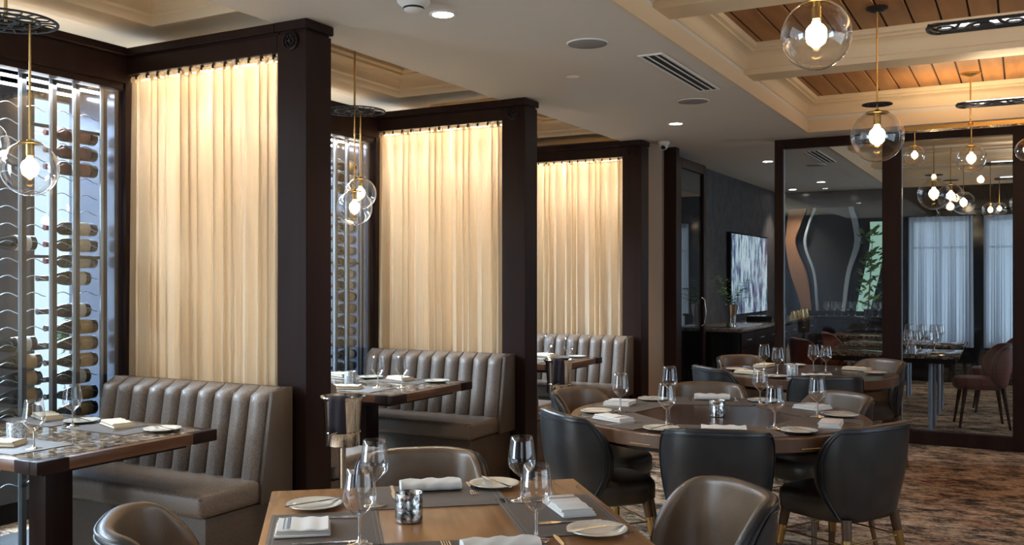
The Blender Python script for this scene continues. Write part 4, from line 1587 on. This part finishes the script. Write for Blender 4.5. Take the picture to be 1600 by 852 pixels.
def globe_parts(t, x, y, z, r, rod_top, brass_bowl=True, m='brass'):
    """globe centre at z; rod to rod_top; clear glass, brass collar, socket, lit bulb"""
    p = [(0.30 * r if i == 0 else r * math.sin(a), -0 + r * math.cos(a)) for i, a in enumerate([R(17 + 163 * k / 30) for k in range(31)])]
    p = [(max(0.0, r * math.sin(R(17 + 163 * k / 30))), r * math.cos(R(17 + 163 * k / 30))) for k in range(31)]
    g = MB().lathe([(q, h + z) for q, h in p], 40, (x, y, 0)).build('glass_globe', 'globe_glass', t, smooth=180)
    MB().lathe([(0.005, z + r * 1.06), (0.012, z + r * 1.05), (0.014, z + r * 1.0), (r * 0.40, z + r * 0.955), (r * 0.46, z + r * 0.905), (r * 0.44, z + r * 0.90), (0.016, z + r * 0.94), (0.0, z + r * 0.94)], 32, (x, y, 0)).build('collar', m, t, smooth=60)
    MB().lathe([(0.0, z + r * 0.94), (r * 0.14, z + r * 0.94), (r * 0.14, z + r * 0.46), (r * 0.10, z + r * 0.44), (0, z + r * 0.44)], 24, (x, y, 0)).build('socket', m, t, smooth=40)
    br = r * 0.30
    zc = z + r * 0.06
    prof = [(0, zc + br * 1.12), (br * 0.40, zc + br * 1.12)] + [(br * math.sin(R(q)), zc + br * math.cos(R(q))) for q in range(26, 181, 11)]
    prof[-1] = (0.0, zc - br)
    MB().lathe(prof, 24, (x, y, 0)).build('bulb', 'bulb', t, smooth=180)
    MB().tube([(x, y, z + r * 1.03), (x, y, rod_top)], 0.005 if r > 0.09 else 0.004, 8).build('rod', m, t)


# booth clusters: a fretwork disc on a rod with globes hung from it
for lab, (dx, dy), zd, gl in (('cluster of globe pendants under a fretwork disc in the nearest booth', (-3.68, 2.43), 2.515, [(-3.625, 2.50, 1.915, 0.114), (-3.752, 2.372, 2.01, 0.105)]),
                              ('pair of globe pendants under a fretwork disc in the middle booth', (-3.83, 4.93), 2.545, [(-3.80, 4.89, 1.915, 0.114), (-3.86, 5.03, 2.02, 0.105)])):
    t = thing('pendant_light', lab, 'pendant light', (dx, dy, 0), 0, 'booth pendants')
    pierced_disc(t, zd, 0.20)
    MB().tube([(0, 0, zd), (0, 0, ZB + 0.15)], 0.007, 10).build('hanging_rod', 'brass', t)
    MB().lathe([(0.05, ZB + 0.159), (0.05, ZB + 0.145), (0.02, ZB + 0.13), (0.0, ZB + 0.13)], 28).build('canopy', 'brass', t)
    for x, y, z, r in gl:
        globe_parts(t, x - dx, y - dy, z, r, zd + 0.004)

# single globes over the dining floor
for (x, y, z, r, disc), lab in zip(((-0.79, 4.235, 2.514, 0.150, 0), (-0.755, 5.90, 2.292, 0.150, 1), (-0.77, 10.08, 2.28, 0.150, 1), (-0.75, 12.2, 2.42, 0.150, 1), (-0.70, 13.9, 2.46, 0.150, 0)),
                                   ('large clear globe pendant high over the large round table, no disc above it', 'large clear globe pendant with small fretwork disc, in front of the glass partition',
                                    'large globe pendant nearest behind the glass partition', 'large globe pendant second behind the glass partition', 'large globe pendant third behind the glass partition')):
    t = thing('pendant_light', lab, 'pendant light', (x, y, 0), 0, 'single globe pendants')
    globe_parts(t, 0, 0, z, r, ZPK - 0.01, m='brass')
    MB().lathe([(0.06, ZPK - 0.001), (0.062, ZPK - 0.012), (0.03, ZPK - 0.028), (0.0, ZPK - 0.03)], 28).build('canopy', 'black_metal' if y > 5 else 'brass', t)
    if disc:
        pierced_disc(t, z + 0.185, 0.085, 0.005)


def fret_bar(t, x0, x1, z, w=0.085, m='black_metal', lit=True):
    """long fretwork plate: rim, scroll arcs, lit slots along it"""
    L = x1 - x0
    b = MB()
    th = 0.012
    # rounded ends and side rails
    n = 10
    for s in (-1, 1):
        b.box(x0 + w * 0.6, x1 - w * 0.6, s * w - 0.010, s * w + 0.010, z, z + th)
    for xe, a0 in ((x0 + w * 0.6, 90), (x1 - w * 0.6, -90)):
        pts = [(xe + w * 0.6 * math.cos(R(a0 + 180 * i / n)), w * math.sin(R(a0 + 180 * i / n)), z + th / 2) for i in range(n + 1)]
        b.tube(pts, 0.010, 6)
    k = 0
    x = x0 + w * 0.9
    while x < x1 - w * 0.5:
        pts = [(x + w * 0.75 * math.cos(R(180 * i / 10)), -w + w * 1.5 * math.sin(R(180 * i / 10)), z + th / 2) for i in range(11)]
        if k % 2:
            pts = [(p[0], -p[1], p[2]) for p in pts]
        b.tube(pts, 0.008, 6)
        pts = [(x + w * 0.4 * math.cos(2 * PI * i / 12), (w * 0.4) * math.sin(2 * PI * i / 12), z + th / 2) for i in range(12)]
        b.tube(pts, 0.006, 5, closed=True)
        x += w * 1.7
        k += 1
    if lit:
        b.box(x0 + w * 0.6, x1 - w * 0.6, w * 0.28, w * 0.9, z + 0.001, z + th - 0.001)
        x = x0 + w * 2.6
        while x < x1 - w:
            b.box(x, x + w * 0.5, -w * 0.95, w * 0.3, z + 0.001, z + th - 0.001)
            x += w * 3.4
    b.build('fret_plate', m, t, smooth=50)
    MB().box(x0 + w * 0.5, x1 - w * 0.5, w + 0.005, w + 0.014, z, z + 0.05).build('rear_rail', 'brass' if m == 'brass' else 'cream_dark', t, smooth=0)
    if lit:
        MB().box(x0 + w * 0.7, x1 - w * 0.7, -w * 0.55, w * 0.75, z + th + 0.002, z + th + 0.012).build('light_panel', 'led_slot', t, smooth=0)


# brass bar chandelier with three globes in front of the glass partition
t = thing('bar_chandelier', 'brass bar chandelier carrying three small globes before the glass partition', 'chandelier', (-0.36, 8.13, 0))
fret_bar(t, -0.52, 0.52, 2.625, 0.05, 'brass', False)
MB().tube([(0, 0, 2.63), (0, 0, ZPK - 0.02)], 0.006, 8).build('hanging_rod', 'brass', t)
MB().lathe([(0.075, ZPK - 0.001), (0.075, ZPK - 0.012), (0.02, ZPK - 0.03), (0.0, ZPK - 0.03)], 28).build('canopy', 'brass', t)
MB().lathe([(0.0, 2.665), (0.02, 2.665), (0.035, 2.645), (0.05, 2.640), (0.05, 2.632), (0, 2.632)], 20).build('hub', 'brass', t)
for gx, z, r in ((-0.40, 2.435, 0.081), (0.005, 2.385, 0.110), (0.385, 2.43, 0.085)):
    globe_parts(t, gx, 0, z, r, 2.632)
area_light('chandelier_uplight', (-0.36, 8.13, 2.70), (PI, 0, 0), 0.9, 0.08, 3.5, (1.0, 0.74, 0.42))
# black fretwork bars with lit slots
for x, y, lab in ((-0.40, 4.88, 'black fretwork light bar nearest the viewer under the plank ceiling'), (-0.40, 7.12, 'black fretwork light bar above the brass chandelier'),
                  (-0.35, 10.9, 'black fretwork light bar behind the glass partition, nearer one'), (-0.30, 12.6, 'black fretwork light bar behind the glass partition, farther one')):
    t = thing('fretwork_light_bar', lab, 'ceiling light', (x, y, 0), 0, 'fretwork light bars')
    fret_bar(t, 0.0, 1.5, 2.63)
    for hx in (0.72, 1.3):
        MB().tube([(hx, 0, 2.645), (hx, 0, ZPK if all(not (q[0] - .02 < y < q[1] + .02) for q in beams + beams2) else ZB)], 0.004, 8).build('hanging_rod', 'black_metal', t)
    if y < 9:
        area_light('bar_uplight', (x + 0.75, y, 2.70), (PI, 0, 0), 1.3, 0.1, 10, (1.0, 0.74, 0.42))
    else:
        for gx, gz in ((0.05, 2.16), (0.30, 2.22)):
            globe_parts(t, gx, 0, gz + (0.12 if y > 12 else 0), 0.08, 2.64)
# warm cove light tucked along the coffers' crown mouldings
# ------------------------------------------------------------------ glazed partition and door leaf
def bars(name, m, boxes, parent=None):
    b = MB()
    for q in boxes:
        b.box(*q, bev=0.004, seg=1)
    o = b.build(name, m, parent, smooth=30)
    if parent is None:
        struct(o)
    return o


MU = [(-2.06, -1.985), (-1.11, -0.955), (-0.08, 0.07), (0.95, 1.10)]
G0, G1 = YG - 0.05, YG + 0.05
bars('trim_%d' % n_trim, 'espresso', [(a, c, G0, G1, 0, ZS - 0.001) for a, c in MU] + [(MU[0][0], 3.2, G0 + 0.01, G1 - 0.01, 2.675, ZS - 0.001), (MU[0][0], 3.2, G0 + .01, G1 - .01, 0.0, 0.12)])
n_trim += 1
bars('trim_%d' % n_trim, 'espresso', [(-3.19, -3.02, G0, G1, 0, ZS - 0.001)])
n_trim += 1
for k in range(3):
    a, c = MU[k][1], MU[k + 1][0]
    w = struct(MB().box(a, c, YG - 0.005, YG + 0.005, 0.12, 2.675).build('window_%d' % (11 + k), 'pane_glass', None, smooth=0))
    bars('pane_stop', 'steel', [(a, a + 0.008, YG - 0.02, YG + 0.02, 0.12, 2.675)], w)
sbox('wall_glazing', 'beige_wall', 1.1, 3.2, G0 + 0.01, G1 - 0.01, 0.12, 2.675)
d = struct(MB().box(-3.06, -3.05, YG + 0.15, YG + 0.90, 0.12, 2.58).build('door_1', 'dark_pane', None, smooth=0))
bars('door_frame', 'espresso', [(-3.08, -3.03, YG + 0.06, YG + 0.15, 0.01, 2.68), (-3.08, -3.03, YG + 0.90, YG + 0.98, 0.01, 2.68), (-3.08, -3.03, YG + .15, YG + .90, 2.58, 2.68), (-3.08, -3.03, YG + .15, YG + .90, 0.01, 0.12)], d)
b = MB()
b.tube([(-3.03, YG + 0.82, 0.95), (-3.0, YG + 0.82, 0.97), (-2.985, YG + 0.82, 1.10), (-3.0, YG + 0.82, 1.23), (-3.03, YG + 0.82, 1.25)], 0.008, 8)
b.build('door_handle', 'chrome', d)

# ------------------------------------------------------------------ private room
t = thing('television', 'wall mounted television showing a blue and violet abstract picture', 'television', (-3.30, 12.75, 1.513))
MB().box(0.005, 0.06, -0.95, 0.95, -0.535, 0.535, bev=0.005).build('housing', 'black_gloss', t)
MB().box(0.060, 0.063, -0.93, 0.93, -0.515, 0.515).build('screen', 'tv_screen', t, smooth=0)
# sideboard under it
t = thing('sideboard', 'black stone-topped sideboard along the private room wall', 'cabinet', (-3.30, 0, 0))
SY0, SY1 = 10.10, 14.2
MB().box(0.01, 0.62, SY0, SY1, 0.08, 0.875).build('carcass', 'black_gloss', t, smooth=0)
MB().box(0.005, 0.66, SY0 - 0.03, SY1, 0.878, 0.915, bev=0.004).build('stone_top', 'stone_top', t)
MB().box(0.03, 0.56, SY0 + 0.03, SY1, 0.0, 0.08).build('plinth', 'black_metal', t, smooth=0)
n = 7
for i in range(n):
    a = SY0 + 0.02 + i * (SY1 - SY0 - 0.04) / n
    c = a + (SY1 - SY0 - 0.04) / n - 0.012
    dr = MB().box(0.621, 0.637, a, c, 0.70, 0.865, bev=0.003, seg=1).build('drawer', 'espresso', t, smooth=30)
    MB().tube([(0.638, (a + c) / 2 - 0.06, 0.785), (0.655, (a + c) / 2 - 0.06, 0.785), (0.655, (a + c) / 2 + 0.06, 0.785), (0.638, (a + c) / 2 + 0.06, 0.785)], 0.005, 6).build('pull', 'steel', dr)
    dd = MB().box(0.621, 0.637, a, c, 0.10, 0.69, bev=0.003, seg=1).build('door', 'espresso', t, smooth=30)
    MB().tube([(0.638, c - 0.05, 0.40), (0.655, c - 0.05, 0.40), (0.655, c - 0.05, 0.55), (0.638, c - 0.05, 0.55)], 0.005, 6).build('pull', 'brass', dd)
# vase with foliage
vx, vy = -2.86, 10.42
t = thing('vase', 'silver vase of green fern fronds on the sideboard end', 'vase', (vx, vy, 0.916))
MB().lathe([(0, 0), (0.055, 0.0), (0.058, 0.01), (0.050, 0.08), (0.062, 0.16), (0.078, 0.25), (0.074, 0.252), (0.058, 0.16), (0.046, 0.08), (0, 0.02)], 28).build('pot', 'chrome', t)
b = MB()
rnd = random.Random(4)
for k in range(16):
    a = 2 * PI * k / 16 + rnd.uniform(-0.2, 0.2)
    ln = rnd.uniform(0.22, 0.40)
    up = rnd.uniform(0.10, 0.36)
    for i in range(9):
        q = (i + 1) / 9
        px = Vector((math.cos(a) * ln * q * 0.75, math.sin(a) * ln * q * 0.75, 0.22 + up * math.sin(q * 2.0)))
        for s in (-1, 1):
            dr = Vector((-math.sin(a) * s, math.cos(a) * s, 0.25)) * 0.075 * (1.1 - q * 0.7)
            tip = Vector((math.cos(a), math.sin(a), 0)) * 0.03
            b._f([b._v(px), b._v(px + dr * 0.5 + tip * 0.1), b._v(px + dr + tip), b._v(px + dr * 0.5 + tip * 0.9)])
b.build('fern_fronds', 'foliage', t, smooth=0, recalc=False)
# small things on the sideboard
t = thing('bottle', 'gilt capped bottle standing on the sideboard below the television', 'bottle', (-2.85, 13.0, 0.916))
MB().lathe([(0, 0), (0.036, 0), (0.038, 0.01), (0.038, 0.17), (0.014, 0.22), (0.013, 0.29)], 24).build('body', 'bottle_glass', t)
MB().lathe([(0.0135, 0.26), (0.0150, 0.262), (0.0150, 0.315), (0, 0.316)], 18).build('cap', 'brass', t)
for i in range(3):
    o = MB().box(-0.16, 0.16, -0.22 + i * 0.01, 0.22 - i * 0.01, 0, 0.022, bev=0.006).build('tray', 'black_gloss', None)
    o.location = (-2.90, 12.05, 0.9165 + 0.0235 * i)
    tag(o, ('lowest', 'middle', 'uppermost')[i] + ' black serving tray of the stack on the sideboard', 'tray', 'sideboard trays')
for i in range(5):
    o = MB().lathe([(0, 0), (0.05, 0), (0.045, 0.02 + 0.01 * (i % 3)), (0.028, 0.07 + 0.03 * (i % 2)), (0.03, 0.09 + 0.03 * (i % 2)), (0, 0.10 + 0.03 * (i % 2))], 20).build('decanter', 'brass', None)
    o.location = (-2.80 + 0.09 * (i % 2), 13.35 + 0.14 * i, 0.916)
    tag(o, ('first', 'second', 'third', 'fourth', 'fifth')[i] + ' small gilt pot from the bottle along the sideboard', 'pot', 'gilt pots on the sideboard')


def private_table(label, x0, x1, y0, y1):
    t = thing('private_table', label, 'table', ((x0 + x1) / 2, (y0 + y1) / 2, 0), 0, 'private room tables')
    hx, hy = (x1 - x0) / 2, (y1 - y0) / 2
    MB().box(-hx, hx, -hy, hy, 0.715, 0.75, bev=0.004).build('tabletop', 'granite', t, smooth=30)
    MB().box(-hx + 0.03, hx - 0.03, -hy + 0.03, hy - 0.03, 0.67, 0.714).build('apron', 'espresso', t, smooth=0)
    for s in (-1, 1):
        for q in (-1, 1):
            MB().tube([(s * (hx - 0.25), q * (hy - 0.2), 0.0), (s * (hx - 0.25), q * (hy - 0.2), 0.67)], 0.018, 10).build('leg', 'steel', t)
    return t


private_table('private room table right behind the glass partition', -1.75, -0.52, 9.50, 10.35)
private_table('second private room table, past the one by the glass', -1.75, -0.55, 10.95, 11.80)
private_table('far private room table beside the dark counter', -2.15, -1.0, 12.3, 13.0)
PG = 'chairs in the private room'
for (x, y, rz), l in zip(((-0.36, 10.42, R(100)), (-0.25, 11.65, R(95)), (-1.95, 10.55, R(-60)), (-1.85, 11.75, R(-75))),
                         ('burgundy upholstered chair standing nearest behind the glass pane', 'burgundy upholstered chair farther back under the white curtains',
                          'burgundy upholstered chair seen over the smaller round table', 'burgundy chair behind the one over the smaller round table')):
    place(CB, USED, (x, y, 0), rz, l, PG)
rnd = random.Random(12)
spots = []
for y0 in (9.62, 9.82, 10.05, 11.1, 11.35):
    for x in (-1.08, -0.98, -0.88, -0.78):
        spots.append((x + rnd.uniform(-0.03, 0.03), y0 + rnd.uniform(-0.05, 0.05)))
for x, y in spots:
    o = put(GL, x, y, 0, 'wine glass in the crowded group on the private room tables', 'private room wine glasses')
put(TUC, -0.92, 9.56, 0, 'crystal tumbler on the private room table behind the glass', 'candle tumblers')
for i, (x, y) in enumerate(((-0.70, 9.72), (-0.72, 11.2))):
    put(PL, x, y, 0, 'bread plate on the ' + ('private room table right behind the glass', 'second private room table')[i], 'private room plates')

# sheers over the far windows
for k, (a, c) in enumerate(FO):
    t = thing('curtain', ('white sheer curtain on the far window beside the dark counter', 'white sheer curtain on the far window behind the burgundy chair')[k], 'curtain', (0, 0, 0), 0, 'far window sheers')
    MB_ = MB()
    MB_.grid(curtain_rows(a - 0.02, c + 0.02, 14.52, 0.50, 2.33, 13, 0.022, 40 + k))
    MB_.build('fabric', 'sheer_white', t, smooth=180, recalc=False)
    MB().tube([(a - 0.06, 14.52, 2.335), (c + 0.06, 14.52, 2.335)], 0.010, 8).build('curtain_rail', 'black_metal', t)
    for e in (a - 0.05, c + 0.05):
        MB().tube([(e, 14.52, 2.335), (e, 14.60, 2.335)], 0.007, 6).build('rail_bracket', 'black_metal', t)
# distorted reflections in the far wall, built as sinuous coloured panels
def wavy(name, m, stops, y, th, label, cat, group=None):
    """stops = [(z, x left, x right)] from the top down, smoothed into a sinuous strip"""
    from bisect import bisect_left
    zs = [s[0] for s in stops]
    pl, pr_ = [], []
    N = 40
    for i in range(N + 1):
        z = zs[0] + (zs[-1] - zs[0]) * i / N
        k = 0
        while k < len(zs) - 2 and z < zs[k + 1]:
            k += 1
        q = (z - zs[k]) / (zs[k + 1] - zs[k])

        def cr(idx):
            P = [stops[max(0, min(len(stops) - 1, k + d))][idx] for d in (-1, 0, 1, 2)]
            return 0.5 * (2 * P[1] + (P[2] - P[0]) * q + (2 * P[0] - 5 * P[1] + 4 * P[2] - P[3]) * q * q + (3 * P[1] - P[0] - 3 * P[2] + P[3]) * q ** 3)
        pl.append((cr(1), z))
        pr_.append((cr(2), z))
    b = MB()
    fr = [[(p[0], y, p[1]), (q2[0], y, q2[1])] for p, q2 in zip(pl, pr_)]
    bk = [[(p[0], y + th, p[1]), (q2[0], y + th, q2[1])] for p, q2 in zip(pl, pr_)]
    V, W = b.grid(fr), b.grid(bk)
    for A, B2 in zip(zip(V, V[1:]), zip(W, W[1:])):
        for e in (0, 1):
            b._f([A[0][e], A[1][e], B2[1][e], B2[0][e]])
    for e in (0, -1):
        b._f([V[e][0], V[e][1], W[e][1], W[e][0]])
    o = b.build(name, m, None, smooth=40)
    return tag(o, label, cat, group)


def PX(px, Y=14.45):
    u = (px - 800) / 1478.0
    s, c = math.sin(R(28.4)), math.cos(R(28.4))
    return Y * (-s + u * c) / (c + u * s)


WAVE = [  # z, outlines of the reflections: brown, smoky, pale, leafy (x left and right of each)
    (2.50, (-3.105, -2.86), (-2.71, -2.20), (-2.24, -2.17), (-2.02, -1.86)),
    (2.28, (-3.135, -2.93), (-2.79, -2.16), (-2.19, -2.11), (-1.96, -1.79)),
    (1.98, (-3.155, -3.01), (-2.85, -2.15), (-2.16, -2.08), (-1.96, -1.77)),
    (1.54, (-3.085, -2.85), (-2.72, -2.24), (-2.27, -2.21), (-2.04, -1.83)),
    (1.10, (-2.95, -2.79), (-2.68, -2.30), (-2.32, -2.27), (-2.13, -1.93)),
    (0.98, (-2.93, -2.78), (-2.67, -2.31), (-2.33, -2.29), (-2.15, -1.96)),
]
wavy('brown_reflection', 'reflection_brown', [(z, *a) for z, a, b_, c_, d_ in WAVE], 14.50, 0.05, 'sinuous brown curtain reflection on the private room far wall, built as a panel', 'reflection')
wavy('smoky_reflection', 'smoked', [(z, *b_) for z, a, b_, c_, d_ in WAVE], 14.50, 0.04, 'wide wavy smoky reflection on the private room far wall, built as a panel', 'panel')
wavy('pale_reflection', 'reflection_pale', [(z, *c_) for z, a, b_, c_, d_ in WAVE], 14.42, 0.06, 'wavy pale reflection beside the smoky one on the far wall', 'panel', 'pale wavy strips')
wavy('pale_reflection', 'reflection_pale', [(z, b_[0] - 0.025, b_[0] + 0.01) for z, a, b_, c_, d_ in WAVE], 14.42, 0.06, 'thin pale reflection between the brown one and the smoky one', 'panel', 'pale wavy strips')
wavy('leafy_reflection', 'reflection_leaf_glow', [(z, *d_) for z, a, b_, c_, d_ in WAVE if z < 2.3], 14.55, 0.03, 'glowing wavy reflection of green leaves beside the window mullion', 'window')
t = thing('leafy_plant', 'green leafy plant in front of the wavy leafy reflection', 'plant', (-1.95, 14.28, 0.919))
MB().lathe([(0, 0), (0.05, 0), (0.06, 0.10), (0.055, 0.10), (0.0, 0.08)], 20).build('pot', 'black_gloss', t)
MB().tube([(0, 0, 0.08), (0.03, 0, 0.5), (0.06, 0, 1.1)], [0.012, 0.01, 0.004], 6).build('stem', 'leg_wood', t)
b = MB()
rnd = random.Random(9)
for k in range(90):
    q = rnd.random()
    p = Vector((0.02 + 0.05 * q + rnd.uniform(-0.13, 0.13), rnd.uniform(-0.03, 0.03), 0.12 + 1.15 * q))
    a = rnd.uniform(-0.9, 0.9) + (0 if rnd.random() < 0.5 else PI)
    d = Vector((math.cos(a), 0.1, 0.5 + math.sin(a) * 0.5)) * rnd.uniform(0.08, 0.15)
    w = Vector((-d.z, 0.03, d.x)) * 0.16
    b._f([b._v(p), b._v(p + d * 0.5 + w), b._v(p + d), b._v(p + d * 0.5 - w)])
b.build('foliage', 'foliage', t, smooth=0, recalc=False)
# dark service counter along the far wall
t = thing('service_counter', 'black service counter against the private room far wall', 'counter', (0, 0, 0))
MB().box(-2.62, -1.52, 14.05, 14.42, 0.0, 0.88).build('body', 'black_gloss', t, smooth=0)
MB().box(-2.64, -1.50, 14.02, 14.56, 0.882, 0.918, bev=0.004).build('top', 'black_gloss', t)
rnd = random.Random(3)
for i in range(9):
    o = put(GL, -2.5 + 0.1 * i + rnd.uniform(-.02, .02), 14.22 + rnd.uniform(-.08, .08), 0, 'wine glass in the row on the dark service counter', 'service counter glasses', 0.919)

for nm in list(PROTO_B):
    pass
